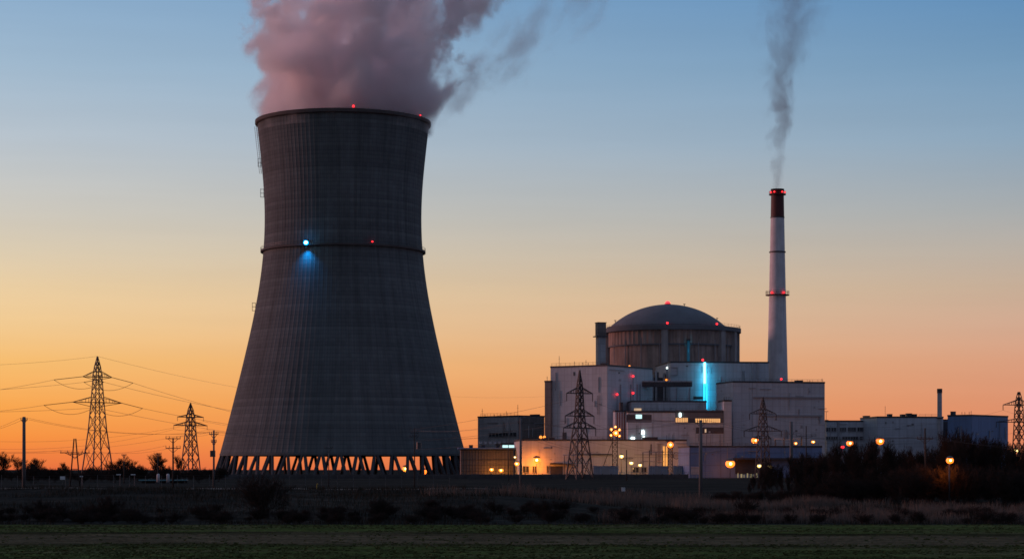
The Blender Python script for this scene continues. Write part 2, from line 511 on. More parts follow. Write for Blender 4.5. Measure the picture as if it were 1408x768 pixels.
rimm = mat('rim_concrete', (.085, .075, .075), .9, var=.2, scale=.3)
fix_normals(mb.build('rim', rimm, tower))
# lintel ring at the shell foot
mb = MB().lathe([(49.6, 8.3), (50.3, 8.3), (50.3, 9.2), (49.6, 9.4)], 160, close=True)
fix_normals(mb.build('lintel_ring', M['shell'], tower))
# gallery ring
zr = 93.6
mb = MB().lathe([(Rz(94.5), zr - G0), (Rz(94.5) + 1.3, zr - G0), (Rz(94.5) + 1.3, zr - G0 + .75), (Rz(94.5), zr - G0 + .75)], 160, close=True)
gal = fix_normals(mb.build('gallery', rimm, tower))
mb = MB()
for j in range(90):
    a = 2 * math.pi * j / 90; r = Rz(94.5) + 1.25
    mb.beam((math.cos(a) * r, math.sin(a) * r, zr - G0 + .7), (math.cos(a) * r, math.sin(a) * r, zr - G0 + 1.9), .07)
for h in (1.3, 1.9):
    mb.lathe([(Rz(94.5) + 1.21, zr - G0 + h - .04), (Rz(94.5) + 1.29, zr - G0 + h - .04), (Rz(94.5) + 1.29, zr - G0 + h + .04), (Rz(94.5) + 1.21, zr - G0 + h + .04)], 90, close=True)
mb.build('railing', M['steel'], gal)
# raking columns, 48 pairs
nl = 44
M['legc'] = mat('leg_concrete', (.095, .098, .108), .95, var=.2, scale=.4)
for j in range(nl):
    a = 2 * math.pi * (j + .35) / nl
    for sgn in (-1, 1):
        b = a + sgn * 2 * math.pi / nl * .33
        p = (math.cos(a) * 49.5 + sgn * -math.sin(a) * .45, math.sin(a) * 49.5 + sgn * math.cos(a) * .45, 8.8); q = (math.cos(b) * 52.3, math.sin(b) * 52.3, 0)
        MB().beam(q, p, 1.15, 1.0, n=6).build('leg', M['legc'], tower)
mb = MB().lathe([(51.2, -.5), (54.0, -.5), (54.0, .5), (51.2, .5)], 120, close=True)
fix_normals(mb.build('basin_wall', M['wallc'], tower))
# ladder with cage and landing platforms down the left flank
angl = math.radians(183)
ca, sa = math.cos(angl), math.sin(angl)
mb = MB(); tz = np.linspace(126, 145, 40)
for s_ in (-.45, .45):
    mb.tube([(ca * (Rz(z) + .55) - sa * s_, sa * (Rz(z) + .55) + ca * s_, z - G0) for z in tz], .07, 4)
    mb.tube([(ca * (Rz(z) + 1.35) - sa * s_, sa * (Rz(z) + 1.35) + ca * s_, z - G0) for z in tz], .05, 4)
for z in np.linspace(126, 145, 26):
    r0 = Rz(z)
    mb.beam((ca * (r0 + .55) - sa * .45, sa * (r0 + .55) + ca * .45, z - G0), (ca * (r0 + 1.35) - sa * .45, sa * (r0 + 1.35) + ca * .45, z - G0), .07)
    mb.beam((ca * (r0 + 1.35) + sa * .45, sa * (r0 + 1.35) - ca * .45, z - G0), (ca * (r0 + 1.35) - sa * .45, sa * (r0 + 1.35) + ca * .45, z - G0), .07)
    mb.beam((ca * (r0 + .1), sa * (r0 + .1), z - G0), (ca * (r0 + .55), sa * (r0 + .55), z - G0), .06)
mb.build('ladder', M['steel'], tower)
for zc in (130.5, 118.0, 71.5):
    r0 = Rz(zc); mb = MB()
    for rr in (.2, 1.5):
        for s_ in (-1.2, 1.2):
            mb.beam((ca * (r0 + rr) - sa * s_, sa * (r0 + rr) + ca * s_, zc - G0 - 1.6), (ca * (r0 + rr) - sa * s_, sa * (r0 + rr) + ca * s_, zc - G0 + 1.6), .09)
    for h in (-1.6, 0, 1.6):
        c4 = [(ca * (r0 + rr) - sa * s_, sa * (r0 + rr) + ca * s_, zc - G0 + h) for rr, s_ in ((.2, -1.2), (1.5, -1.2), (1.5, 1.2), (.2, 1.2))]
        for i in range(4): mb.beam(c4[i], c4[(i + 1) % 4], .1)
    mb.build('landing', M['steel'], tower)


def tower_spot(px, z, off):
    """point on the tower's near face seen at column px"""
    R = Rz(z) + off
    best = None
    for k in range(1800):
        a = math.radians(180 + k * .1)
        X = TX + math.cos(a) * R; Y = TY + math.sin(a) * R
        e = abs(704 + X / Y * F - px)
        if best is None or e < best[0]: best = (e, a)
    a = best[1]
    return Vector((math.cos(a) * R, math.sin(a) * R, z - G0)), a


for px, z, r, off in ((486, 147.6, .5, .6), (578, 147.4, .3, .6), (512, 94.9, .34, 1.2)):
    p, a = tower_spot(px, z, off)
    bcn = MB().beam(p - Vector((0, 0, 1.0)), p, .3).build('beacon_mount', M['steel'], tower)
    MB().sphere(p + Vector((0, 0, r * .6)), r).build('beacon', M['lampred'], bcn, True)
p, a = tower_spot(421, 93.6, 1.6)
fl = MB().beam(p - Vector((0, 0, 1.2)), p, .25).build('floodlight', M['steel'], tower)
fl['label'] = 'bright blue floodlight on the gallery'
mb = MB().box(p.x - 1.25, p.x + 1.25, p.y - .15, p.y + .45, p.z - .1, p.z + 1.95).box(p.x - .2, p.x + .2, p.y, p.y + 1.6, p.z - .5, p.z - .1)
mb.build('housing', M['steel'], fl)
MB().sphere(p + Vector((0, -.5, .9)), 0.95, zs=.9).build('lens', M['lampcyan'], fl, True)
MB().sphere(p + Vector((0, -1.35, .9)), .5, zs=.9).build('core', M['corecyan'], fl, True)
ld = bpy.data.lights.new('flood_beam', 'SPOT'); ld.energy = 6000; ld.color = (.0, .36, 1); ld.spot_size = math.radians(105); ld.spot_blend = 1; ld.shadow_soft_size = .4
lo = bpy.data.objects.new('flood_beam', ld); COL.objects.link(lo); lo.parent = tower
lo.location = p + Vector((math.cos(a) * .9, math.sin(a) * .9, -1.1))
lo.rotation_euler = Vector((math.cos(a) * .28, math.sin(a) * .28, 1)).to_track_quat('Z', 'Y').to_euler()
ld = bpy.data.lights.new('flood_spill', 'POINT'); ld.energy = 260; ld.color = (.0, .4, 1); ld.shadow_soft_size = .3
lo = bpy.data.objects.new('flood_spill', ld); COL.objects.link(lo); lo.parent = tower; lo.location = p + Vector((math.cos(a) * 1.6, math.sin(a) * 1.6, 1.6))


# ------------------------------------------------------------------ steam and smoke (real volumes)
def vol_mat(name, build):
    m = bpy.data.materials.new(name); m.use_nodes = True
    t = m.node_tree; t.nodes.clear(); n = NT(t)
    pv = n.n('ShaderNodeVolumePrincipled')
    o = n.n('ShaderNodeOutputMaterial'); t.links.new(pv.outputs[0], o.inputs['Volume'])
    tc = n.n('ShaderNodeTexCoord').outputs['Object']
    build(n, tc, pv)
    return m


def steam(n, tc, pv):
    pv.inputs['Color'].default_value = (.992, .972, .982, 1)
    pv.inputs['Anisotropy'].default_value = .35
    x, y, z = n.xyz(tc)
    zz = n.m('MAXIMUM', z, 0.0)
    lift = n.comb(n.m('MULTIPLY', z, -.25), 0.0, n.m('MULTIPLY', z, -.12))
    q = n.vm('ADD', tc, lift)
    wv = n.noise(q, .022, 2, .5, col=True)
    amt = n.mapr(z, -2, 30, 3.0, 26.0)
    wp = n.vm('SCALE', n.vm('SUBTRACT', wv, (.5, .5, .5)), scale=amt)
    p = n.vm('ADD', tc, wp)
    px, py, pz_ = n.xyz(p)
    cx = n.m('ADD', n.m('MULTIPLY', zz, .12), n.m('MULTIPLY', n.m('POWER', zz, 2.0), .0030))
    R = n.m('ADD', 36.5, n.m('MULTIPLY', zz, .24))
    d = n.m('DIVIDE', n.m('SQRT', n.m('ADD', n.m('POWER', n.m('SUBTRACT', px, cx), 2.0), n.m('POWER', py, 2.0))), R)
    nz = n.m('SUBTRACT', n.noise(n.vm('ADD', p, lift), .045, 6, .6), .5)
    amp = n.mapr(z, -2, 40, .5, 4.2)
    v = n.m('ADD', n.m('SUBTRACT', n.m('MINIMUM', n.m('MULTIPLY', n.m('SUBTRACT', 1.0, n.m('POWER', d, 2.0)), .8), n.mapr(z, 0, 40, .8, .40)), n.mapr(z, 0, 60, -.05, .22)), n.m('MULTIPLY', nz, amp))
    core = n.noise(n.vm('ADD', p, lift), .075, 5, .6)
    d1 = n.m('MULTIPLY', n.mapr(v, .02, .36), n.mapr(core, .38, .62, .02, .42))
    # torn wisps drifting off to the right
    ax, az, bx, bz = 36.0, 10.0, 96.0, 52.0
    L2 = (bx - ax) ** 2 + (bz - az) ** 2
    t_ = n.m('DIVIDE', n.m('ADD', n.m('MULTIPLY', n.m('SUBTRACT', px, ax), bx - ax), n.m('MULTIPLY', n.m('SUBTRACT', pz_, az), bz - az)), L2, clamp=True)
    ex = n.m('SUBTRACT', n.m('SUBTRACT', px, ax), n.m('MULTIPLY', t_, bx - ax))
    ez = n.m('SUBTRACT', n.m('SUBTRACT', pz_, az), n.m('MULTIPLY', t_, bz - az))
    dd = n.m('DIVIDE', n.m('SQRT', n.m('ADD', n.m('ADD', n.m('POWER', ex, 2.0), n.m('POWER', ez, 2.0)), n.m('POWER', py, 2.0))), n.m('ADD', 11.0, n.m('MULTIPLY', t_, 5.0)))
    nz2 = n.m('SUBTRACT', n.noise(n.vm('ADD', p, lift), .07, 5, .62), .5)
    v2 = n.m('ADD', n.m('MULTIPLY', n.m('SUBTRACT', 1.0, dd), .5), n.m('MULTIPLY', nz2, 2.6))
    d2 = n.m('MULTIPLY', n.mapr(v2, .1, .9), n.mapr(t_, .3, 1.0, .09, .045))
    top = n.mapr(z, 62, 84, 1, 0)
    n.put(pv.inputs['Density'], n.m('MULTIPLY', n.m('ADD', d1, d2), top))


ms = vol_mat('steam', steam)
st = MB().box(-46, 112, -44, 44, -4, 86).build('steam', ms, None, loc=(TX, TY, 145.8))
tag(st, 'thick mauve and pink steam plume billowing from the cooling tower', 'steam', kind='stuff')
ms.cycles.volume_step_rate = 1.0 if hasattr(ms, 'cycles') else 1.0

CHY = 920.0
CHX = xat(1069, CHY)


def smoke(n, tc, pv):
    pv.inputs['Color'].default_value = (.36, .34, .38, 1)
    pv.inputs['Anisotropy'].default_value = .2
    x, y, z = n.xyz(tc)
    zz = n.m('MAXIMUM', z, 0.0)
    q = n.vm('ADD', tc, n.comb(0.0, 0.0, n.m('MULTIPLY', z, -.35)))
    wv = n.noise(q, .075, 2, .5, col=True)
    wp = n.vm('SCALE', n.vm('SUBTRACT', wv, (.5, .5, .5)), scale=n.mapr(z, 0, 45, .8, 15.0, smooth=False))
    p = n.vm('ADD', tc, wp)
    px, py, pz_ = n.xyz(p)
    cx = n.m('ADD', n.m('MULTIPLY', zz, .04), n.m('MULTIPLY', n.m('POWER', zz, 2.0), .0008))
    R = n.m('ADD', 3.3, n.m('ADD', n.m('MULTIPLY', zz, .07), n.m('MULTIPLY', n.m('POWER', zz, 2.0), .0014)))
    d = n.m('DIVIDE', n.m('SQRT', n.m('ADD', n.m('POWER', n.m('SUBTRACT', px, cx), 2.0), n.m('POWER', py, 2.0))), R)
    nz = n.m('SUBTRACT', n.noise(n.vm('MULTIPLY', p, (1, 1, .6)), .16, 5, .62), .5)
    v = n.m('ADD', n.m('MULTIPLY', n.m('SUBTRACT', 1.0, d), .7), n.m('MULTIPLY', nz, 2.2))
    den = n.m('MULTIPLY', n.mapr(v, .05, .9), n.mapr(z, 0, 80, .19, .045))
    den = n.m('MULTIPLY', den, n.m('MULTIPLY', n.mapr(z, 92, 112, 1, 0), n.mapr(z, 0, 16, .75, 1)))
    n.put(pv.inputs['Density'], den)


mk = vol_mat('smoke', smoke)
sk = MB().box(-16, 30, -18, 18, 0.1, 114).build('smoke', mk, None, loc=(CHX - .6, CHY, zat(259, CHY)))
tag(sk, 'thin grey smoke twisting up from the tall chimney', 'smoke', kind='stuff')


# ------------------------------------------------------------------ buildings
class Bld:
    """a block seen at a corner: local +x runs along its right face, +y along its left face"""
    def __init__(s, name, label, cat, C, phi, pxL, pxR, py, m, base=None, group=None, depth=None, parent=None):
        s.px, s.Y = C; s.phi = math.radians(phi)
        s.base = G0 if base is None else base
        s.org = Vector((xat(s.px, s.Y), s.Y, s.base))
        s.dR = Vector((math.cos(s.phi), math.sin(s.phi))); s.dL = Vector((-math.sin(s.phi), math.cos(s.phi)))
        s.lR = s.solve(s.dR, pxR)
        s.lL = s.solve(s.dL, pxL) if depth is None else depth
        s.h = zat(py, s.Y) - s.base
        s.t = thing(name, s.org, label, cat, group, s.phi) if parent is None else None
        mb = MB().box(0, s.lR, 0, s.lL, 0, s.h)
        s.wall = mb.build('wall', m, s.t)
        p = MB()
        w = .35
        p.box(-.12, s.lR + .12, -.12, w, s.h - .25, s.h + .35).box(-.12, s.lR + .12, s.lL - w, s.lL + .12, s.h - .25, s.h + .35)
        p.box(-.12, w, w, s.lL - w, s.h - .25, s.h + .35).box(s.lR - w, s.lR + .12, w, s.lL - w, s.h - .25, s.h + .35)
        p.build('parapet', M['roofdark'], s.t)
    def solve(s, d, px):
        k = (px - 704) / F
        return (k * s.Y - xat(s.px, s.Y)) / (d.x - k * d.y)
    def at(s, face, px, py):
        d = s.dR if face == 'R' else s.dL
        t = s.solve(d, px); Y = s.Y + t * d.y
        return t, zat(py, Y) - s.base
    def panel(s, face, x0, x1, y0, y1, name, m, outd=.12, ind=.05, parent=None):
        t0, z1 = s.at(face, x0, y0); t1, z0 = s.at(face, x1, y1)
        _, z1b = s.at(face, x1, y0); _, z0b = s.at(face, x0, y1)
        z1 = (z1 + z1b) / 2; z0 = (z0 + z0b) / 2
        a, b = min(t0, t1), max(t0, t1)
        mb = MB()
        if face == 'R': mb.box(a, b, -outd, ind, z0, z1)
        else: mb.box(-outd, ind, a, b, z0, z1)
        return mb.build(name, m, parent or s.t)
    def window(s, face, x0, x1, y0, y1, glass='glassdark', mull=0, parent=None):
        fr = None
        t0, z1 = s.at(face, x0, y0); t1, z0 = s.at(face, x1, y1)
        a, b = min(t0, t1), max(t0, t1); fw = .16
        mb = MB()
        def bx(u0, u1, v0, v1, o):
            if face == 'R': mb.box(u0, u1, -o, .02, v0, v1)
            else: mb.box(-o, .02, u0, u1, v0, v1)
        
        bx(a - fw, b + fw, z1, z1 + fw, .30); bx(a - fw, b + fw, z0 - fw, z0, .34)
        bx(a - fw, a, z0, z1, .28); bx(b, b + fw, z0, z1, .28)
        for i in range(mull):
            u = a + (b - a) * (i + 1) / (mull + 1); bx(u - .09, u + .09, z0, z1, .25)
        fr = mb.build('window', M['frame'], parent or s.t)
        g = MB()
        if face == 'R': g.box(a, b, -.17, .03, z0, z1)
        else: g.box(-.17, .03, a, b, z0, z1)
        g.build('pane', M[glass], fr)
        return fr
    def roofbox(s, u0, u1, v0, v1, h, name='roof_unit', m='roofdark', z=0.0):
        mb = MB().box(u0, u1, v0, v1, s.h + z, s.h + z + h)
        mb.box(u0 - .1, u1 + .1, v0 - .1, v1 + .1, s.h + z + h, s.h + z + h + .15)
        return mb.build(name, M[m], s.t)
    def upx(s, px): return s.solve(s.dR, px)
    def vpx(s, px): return s.solve(s.dL, px)
    def antenna(s, u, v, h, arms=1):
        mb = MB().beam((u, v, s.h), (u, v, s.h + h), .12)
        for i in range(arms): mb.beam((u - .5, v, s.h + h * (.7 + .15 * i)), (u + .5, v, s.h + h * (.7 + .15 * i)), .07)
        return mb.build('antenna', M['steel'], s.t)
    def railing(s, face, x0, x1, h=1.1, inset=.3):
        t0, _ = s.at(face, x0, 0); t1, _ = s.at(face, x1, 0); a, b = min(t0, t1), max(t0, t1)
        mb = MB(); n = max(2, int((b - a) / 2))
        pt = (lambda t, z: (t, inset, s.h + z)) if face == 'R' else (lambda t, z: (inset, t, s.h + z))
        for i in range(n + 1):
            t = a + (b - a) * i / n; mb.beam(pt(t, .3), pt(t, h + .3), .07)
        for z in (h * .55 + .3, h + .3): mb.beam(pt(a, z), pt(b, z), .07)
        return mb.build('railing', M['steel'], s.t)
    def beacon(s, u, v, z, r=.4, mast=None):
        mb = MB().beam((u, v, z - (mast or .8)), (u, v, z), .16)
        st_ = mb.build('beacon_mount', M['steel'], s.t)
        MB().sphere((u, v, z + r * .7), r).build('beacon', M['lampred'], st_, True)
    def face_beacon(s, face, px, py, r=.4, mast=6.0, off=.8):
        t, z = s.at(face, px, py)
        u, v = (t, -off) if face == 'R' else (-off, t)
        s.beacon(u, v, z, r, mast)


# A: tall auxiliary block left of the drum
A = Bld('auxiliary_building', 'tall windowless white block left of the domed drum, its corner facing the viewer', 'building', (835, 800), 57, 757, 897, 502, M['clad'])
A.panel('L', 788.5, 790.5, 511, 516, 'wall_vent', M['darkband'])
A.panel('L', 773.5, 779, 594, 603, 'door', M['darkband'])
A.panel('R', 838, 858, 508, 509.2, 'pipe', M['frame'], .3)
for px in (853, 867, 876): A.panel('R', px - .5, px + .5, 528, 575, 'drainpipe', M['frame'], .3)
A.face_beacon('R', 868, 518, .42, 7)
A.face_beacon('R', 868, 541, .42, 5)
A.face_beacon('R', 846, 543, .42, 6)
for i, px in enumerate((767, 787, 797, 801, 803)):
    A.antenna(1.0 + .5 * i, A.vpx(px), (4.2, 2.0, 1.6, 2.4, 1.4)[i], 1)
A.roofbox(2, 4, 2, 3.2, .9); A.roofbox(5, 6.4, 4, 6, 1.0)
A.railing('L', 758, 834)
lb = Bld('stair_block', 'narrow brownish block on the left flank of the tall white block', 'building', (757.4, 812), 57, 749, 759, 524, M['cladbrown'], depth=None)
lb.antenna(.6, 2, 2.0)

# B: low building far left
B = Bld('workshop_building', 'boxy grey building with a long dark window strip, far left of the plant', 'building', (712, 850), 40, 657, 748.5, 571.5, M['clad2'])
B.window('L', 672, 710.5, 595, 599.5, 'glassdark', 7)
B.panel('R', 713, 748, 573.5, 612, 'side_cladding', M['cladbrown'], .05)
B.panel('L', 672, 673, 592, 610, 'drainpipe', M['frame'], .3)
for i, px in enumerate((661, 664, 676, 684, 691)): B.antenna(.8 + .3 * i, B.vpx(px), (3.4, 1.2, 1.0, 1.0, 2.2)[i], 1)
B.antenna(1, B.vpx(716) if False else 1.2, 4.6)
B.roofbox(B.upx(742), B.upx(747), 2, 6, .8)
B.railing('L', 660, 711)
lowb = Bld('link_building', 'low grey link block with a lit roof edge behind the grid-fronted shed', 'building', (690, 815), 8, 655, 712, 609.5, M['clad2'], depth=18)
for i in range(6): lowb.roofbox(lowb.upx(660 + i * 6.5), lowb.upx(663 + i * 6.5), .6, 2.2, .7, 'roof_unit', 'clad')
lowb.panel('R', 691, 708, 611.5, 614.8, 'roof_edge_glow', M['litcool'], .1)  # emissive strip: the light along the roof edge put into its material

# C: grid-fronted shed
C = Bld('shed', 'low brown shed with a gridded front between the cooling tower and the white hall', 'building', (634, 790), 3, 632, 706, 618, M['cladbrown'], depth=14)
mb = MB()
for i in range(19):
    u = C.lR * i / 18; mb.box(u - .06, u + .06, -.3, .02, 0, C.h - .4)
for z in (2.2, 4.4, 6.4): mb.box(0, C.lR, -.22, .03, z - .06, z + .06)
mb.build('front_frame', M['roofdark'], C.t)
mb = MB().box(-1.0, C.lR + 1, -1.5, 15, C.h + .36, C.h + .8).build('roof', M['bluegrey'], C.t)
for u in (3, 7.5, 13): C.roofbox(u, u + 1.4, 1, 3, .9, z=.8)

# D: long low hall along the front
D = Bld('front_hall', 'long low white hall with a flat roof at the plant\'s foot, lit by orange lamps', 'building', (716, 770), 5, 707, 944, 604.5, M['cream'])
D.panel('R', 757, 773.5, 640.5, 652.5, 'garage_door', M['darkband'], .15)
D.panel('R', 756, 789, 636, 638, 'canopy', M['roofdark'], 2.5)
for x0, x1 in ((719, 727), (732.5, 737), (752, 755)): D.window('R', x0, x1, 640.5, 649, 'glassdark', 1)
for x0, x1 in ((870, 878), (882, 888.5)): D.window('R', x0, x1, 642, 649, 'glassdark', 1)
D.panel('R', 911.5, 914, 613, 640, 'facade_glow_bar', M['glowbar'], .06)  # emissive bars put the mast lamp's orange floodlight onto the facade
D.panel('R', 915.2, 918.6, 613, 640, 'facade_glow_bar', M['glowbar'], .06)
D.panel('R', 872, 936, 624.0, 625, 'pipe', M['frame'], .35)
D.panel('R', 790, 842, 623.5, 625, 'pipe', M['roofdark'], .5)
D.panel('R', 894.5, 895.7, 610, 625, 'drainpipe', M['roofdark'], .4)
D.panel('R', 885, 905, 600.3, 604.0, 'roof_edge_duct', M['roofdark'], -.8, 3.0)
D.railing('R', 720, 860, 1.0)
for i, (a, b) in enumerate(((750, 755), (757, 764), (800, 806))): D.roofbox(D.upx(a), D.upx(b), 3, 6, .8)

# E: stepped service building under the drum
E = Bld('service_building', 'stepped pale building with lit window strips in the middle of the plant', 'building', (863, 785), 3, 861, 995, 566, M['clad'], depth=22)
E.panel('R', 861.5, 896, 569.5, 580, 'dark_band', M['darkband'], .08)
E.window('R', 874, 882.5, 569.5, 575, 'litcool', 0)
E.panel('R', 928.5, 995, 563.5, 581, 'dark_facing', M['darkgrey'], .08)
E.window('R', 929, 945.5, 574, 580, 'winorange', 6)
E.window('R', 956, 990, 575, 580.5, 'winorange', 11)
E.panel('R', 946, 955.5, 575, 580, 'dark_pane', M['darkband'], .12)
E.panel('R', 957, 995, 587, 595.5, 'dark_band', M['darkband'], .10)
E.window('R', 969, 971, 589.5, 594, 'winwarm', 0)
for px in (971.5, 977, 990): E.panel('R', px - .4, px + .4, 597, 612, 'drainpipe', M['frame'], .3)
E.panel('R', 863, 928, 577.6, 578.6, 'joint_strip', M['frame'], .15)
for px in (881, 897): E.panel('R', px - .3, px + .3, 580, 605, 'joint_strip', M['frame'], .12)
E.railing('R', 868, 970, 1.2, 4)
for px, py, w, h in ((935, 570, 1.6, 3.1), (884, 594, 1.9, 3.0), (885, 601, 1.2, 1.6), (870, 602.8, 2.8, 2.2)):
    t, z = E.at('R', px, py)
    wl = MB().box(t - w * .2, t + w * .2, -.5, -.02, z - h * .24, z + h * .24).build('wall_lamp', M['lampwhite'], E.t)
T1 = Bld('upper_terrace_block', 'dark-edged setback block with a pale parapet on top of the stepped building', 'building', (868, 800), 2, 867, 971.5, 551.5, M['clad2'], depth=20)
T1.panel('R', 872, 882, 561, 564.5, 'lit_window_patch', M['winwarm'], .1)
T1.panel('R', 868, 971, 564.2, 566.0, 'gutter', M['roofdark'], .3)
T1.railing('R', 890, 970, 1.0)
ST = Bld('striped_shaft', 'small shaft with rusty vertical stripes beside the tall white block', 'building', (846, 790), 12, 843, 861, 565, M['clad'])
for i in range(4): ST.panel('R', 848 + i * 3.3, 849.5 + i * 3.3, 566.5, 606, 'rust_stripe', M['redstripe'], .06)
ST.roofbox(ST.upx(853), ST.upx(857), .4, 2, 3.2, 'duct')
PB = Bld('stair_tower', 'pale slim stair tower between the stepped building and the right block', 'building', (995.5, 786), 3, 994.5, 1006, 550.5, M['clad'], depth=14)
for i, px in enumerate((997, 1000, 1003)): PB.antenna(PB.upx(px), 1.5, 1.6)

# F: block behind, carrying the blue light strip
Fb = Bld('upper_block', 'blue-lit block in front of the drum with a glowing cyan light strip', 'building', (922, 835), 6, 919.5, 1057, 497.5, M['clad'], depth=34)
for px in (931, 949): Fb.panel('R', px - .4, px + .4, 532, 552, 'drainpipe', M['frame'], .3)
Fb.panel('R', 1033, 1036, 499, 522, 'pilaster', M['clad2'], .5)
Fb.panel('R', 1040, 1044, 500, 520, 'pilaster', M['clad2'], .5)
Fb.panel('R', 922.5, 932, 504.5, 505.3, 'pipe', M['frame'], .3)
Fb.panel('R', 922.5, 932, 515, 516, 'pipe', M['frame'], .3)
Fb.face_beacon('R', 967, 495.5, .45, 1.2, -1)
t, z1 = Fb.at('R', 968.5, 498); t2, z0 = Fb.at('R', 968.5, 527)
MB().box(t - .38, t + .38, -1.0, -.3, z0, z1).build('light_strip', M['tubecyan'], Fb.t)
M['tubecyan2'] = EM('cyan_tube_low', (0.02, 0.5, 0.85), 1.8)
for px, py0, py1 in ((967.5, 527.2, 551), (971.2, 527.2, 562)):
    ta, za = Fb.at('R', px, py0); _, zb = Fb.at('R', px, py1)
    MB().box(ta - .2, ta + .2, -.9, -.3, zb, za).build('light_strip', M['tubecyan2'], Fb.t)
# equipment deck behind the light strip
Fb.panel('R', 952, 965, 545, 549, 'railing_panel', M['roofdark'], 2.4, -2.2)
ld = bpy.data.lights.new('strip_wash', 'AREA'); ld.shape = 'RECTANGLE'; ld.size = 1.2; ld.size_y = 17; ld.energy = 520; ld.color = (.0, .55, .9)
lo = bpy.data.objects.new('strip_wash', ld); COL.objects.link(lo); lo.parent = Fb.t
lo.location = (t + .6, -3.2, (z0 + z1) / 2 - 5); lo.rotation_euler = (math.radians(90), 0, 0)
dk = MB()
br = thing('pipe_bridge', P(911, 524, 822), 'dark covered pipe bridge spanning between the tall white block and the blue-lit block', 'bridge')
l = xat(951, 822) - xat(870, 822)
MB().box(-l / 2, l / 2, 0, 3.5, -2.0, -.2).build('deck', M['roofdark'], br)
MB().box(-l / 2, l / 2, -.15, 3.6, -.2, .25).build('roof', M['clad2'], br)
mb = MB()
for i in range(12): mb.beam((-l / 2 + l * i / 11, -.1, -2.0), (-l / 2 + l * i / 11, -.1, .2), .14)
mb.build('frame', M['steel'], br)
# plant room in the gap between the two blocks
PR = Bld('plant_room', 'dark recessed plant room in the gap below the pipe bridge', 'building', (893, 842), 2, 891, 922, 520, M['darkband'], depth=16)
for i, px in enumerate((897, 902, 913, 917)):
    u = PR.upx(px); MB().tube([(u, -.4, 0), (u, -.4, PR.h + (1.5, 3, 2.2, 4)[i])], .45, 8).build('pipe', M['clad2'], PR.t)
PR.roofbox(PR.upx(900), PR.upx(906), 1, 4, 2.4); PR.roofbox(PR.upx(913), PR.upx(918), 1, 4, 1.6)
for px, py in ((917, 505.5), (916, 522)):
    t, z = PR.at('R', px, py)
    MB().box(t - .3, t + .3, -.9, -.45, z - .3, z + .3).build('wall_lamp', M['lampwhite'] if py < 510 else M['lampamber'], PR.t)

# G: right-hand block
G = Bld('turbine_block', 'wide white block right of the blue light strip, in front of the chimney', 'building', (1008, 800), 14, 985, 1134, 524.5, M['clad'])
G.panel('R', 1036, 1133, 545, 547, 'gutter', M['frame'], .5)
G.panel('R', 1052, 1130, 570, 572.2, 'gutter', M['frame'], .5)
G.panel('R', 1034, 1034.7, 526, 604, 'joint_strip', M['frame'], .1)
G.panel('R', 1126, 1127, 572, 582, 'drainpipe', M['frame'], .4)
G.panel('R', 1098, 1099, 562, 572, 'drainpipe', M['frame'], .4)
G.beacon(G.upx(1077), 2, G.h + 1.0, .4, 1.0)
G.roofbox(G.upx(1099), G.upx(1107), 2, 5, .8)
G.antenna(G.upx(1131), .5, 1.6); G.antenna(G.upx(1115), 1.2, 1.0)
G.railing('R', 1010, 1132, .9)
G.railing('L', 986, 1007, .9)

# H: low blue-grey building in front
H = Bld('pump_house', 'low blue-grey building in front of the white block, its right part under a dark canopy', 'building', (948, 700), 4, 944.5, 1130, 613.5, M['bluegrey'], depth=25)
H.panel('R', 1011, 1060, 631, 651, 'canopy_shade_panel', M['roofdark'], .15)  # dark panel, the shade under the canopy put into its colour
H.panel('R', 1008, 1128, 629, 631.5, 'canopy', M['roofdark'], 3.0)
for px in (1000, 1023, 1052, 1079): H.panel('R', px - .3, px + .3, 615, 629, 'joint_strip', M['frame'], .15)
M['patchlow'] = EM('lit_patch_low', (0.9, 0.8, 0.35), 0.22)
for i, w_ in enumerate((1.2, 2.2, .8, 1.6, 2.4, 1.0, 1.8)): H.panel('R', 1014 + i * 4.3, 1014 + i * 4.3 + w_, 650 + i % 3, 656, 'lit_window_patch', M['patchlow'], .2)  # yellow-green glowing patches low on the wall, behind the posts
H.panel('R', 950, 962, 641, 652, 'door', M['clad2'], .1)
H.railing('R', 950, 1126, .9)

# I, J, L: right-hand halls
I = Bld('office_building', 'low pale office building with two rows of dark windows, right of the white block', 'building', (1137, 900), 4, 1128, 1206, 578.5, M['clad'], depth=20)
for x0, x1 in ((1136, 1149.5), (1155, 1163), (1166, 1176.5), (1179, 1191.5), (1194, 1205)): I.window('R', x0, x1, 587.5, 592.5, 'glassdark', 3)
for x0, x1 in ((1136, 1155), (1158, 1180), (1182, 1205)): I.window('R', x0, x1, 600, 604, 'glassdark', 5)
I.panel('R', 1151.5, 1154, 579, 615, 'drainpipe', M['frame'], .5)
I.panel('R', 1156, 1204, 612.5, 613.5, 'joint_strip', M['frame'], .3)
I.roofbox(I.upx(1190), I.upx(1197), 1, 5, 2.2); I.roofbox(I.upx(1197.5), I.upx(1204.5), 2, 5, 1.6)
t = I.upx(1137.5)
mb = MB().beam((t, 2, I.h), (t, 2, I.h + 4.2), .16).beam((t - .6, 2, I.h + 4.1), (t + .9, 2, I.h + 4.1), .22).box(t - .5, t + .9, 1.6, 2.4, I.h, I.h + .6).build('antenna', M['steel'], I.t)
J = Bld('store_hall', 'plain lavender-white hall with small roof vents left of the thin stack', 'building', (1206, 880), 6, 1203, 1297, 573, M['clad'], depth=26)
for a, b, h in ((1223, 1228, 1.2), (1241, 1246, 1.1), (1249, 1255, 1.5), (1256, 1262, 1.2)): J.roofbox(J.upx(a), J.upx(b), 1, 4, h)
J.antenna(J.upx(1219), 2, 4.6, 0)
J.railing('R', 1264, 1290, 1.0)
J.panel('R', 1207, 1296, 601, 601.8, 'joint_strip', M['frame'], .1)
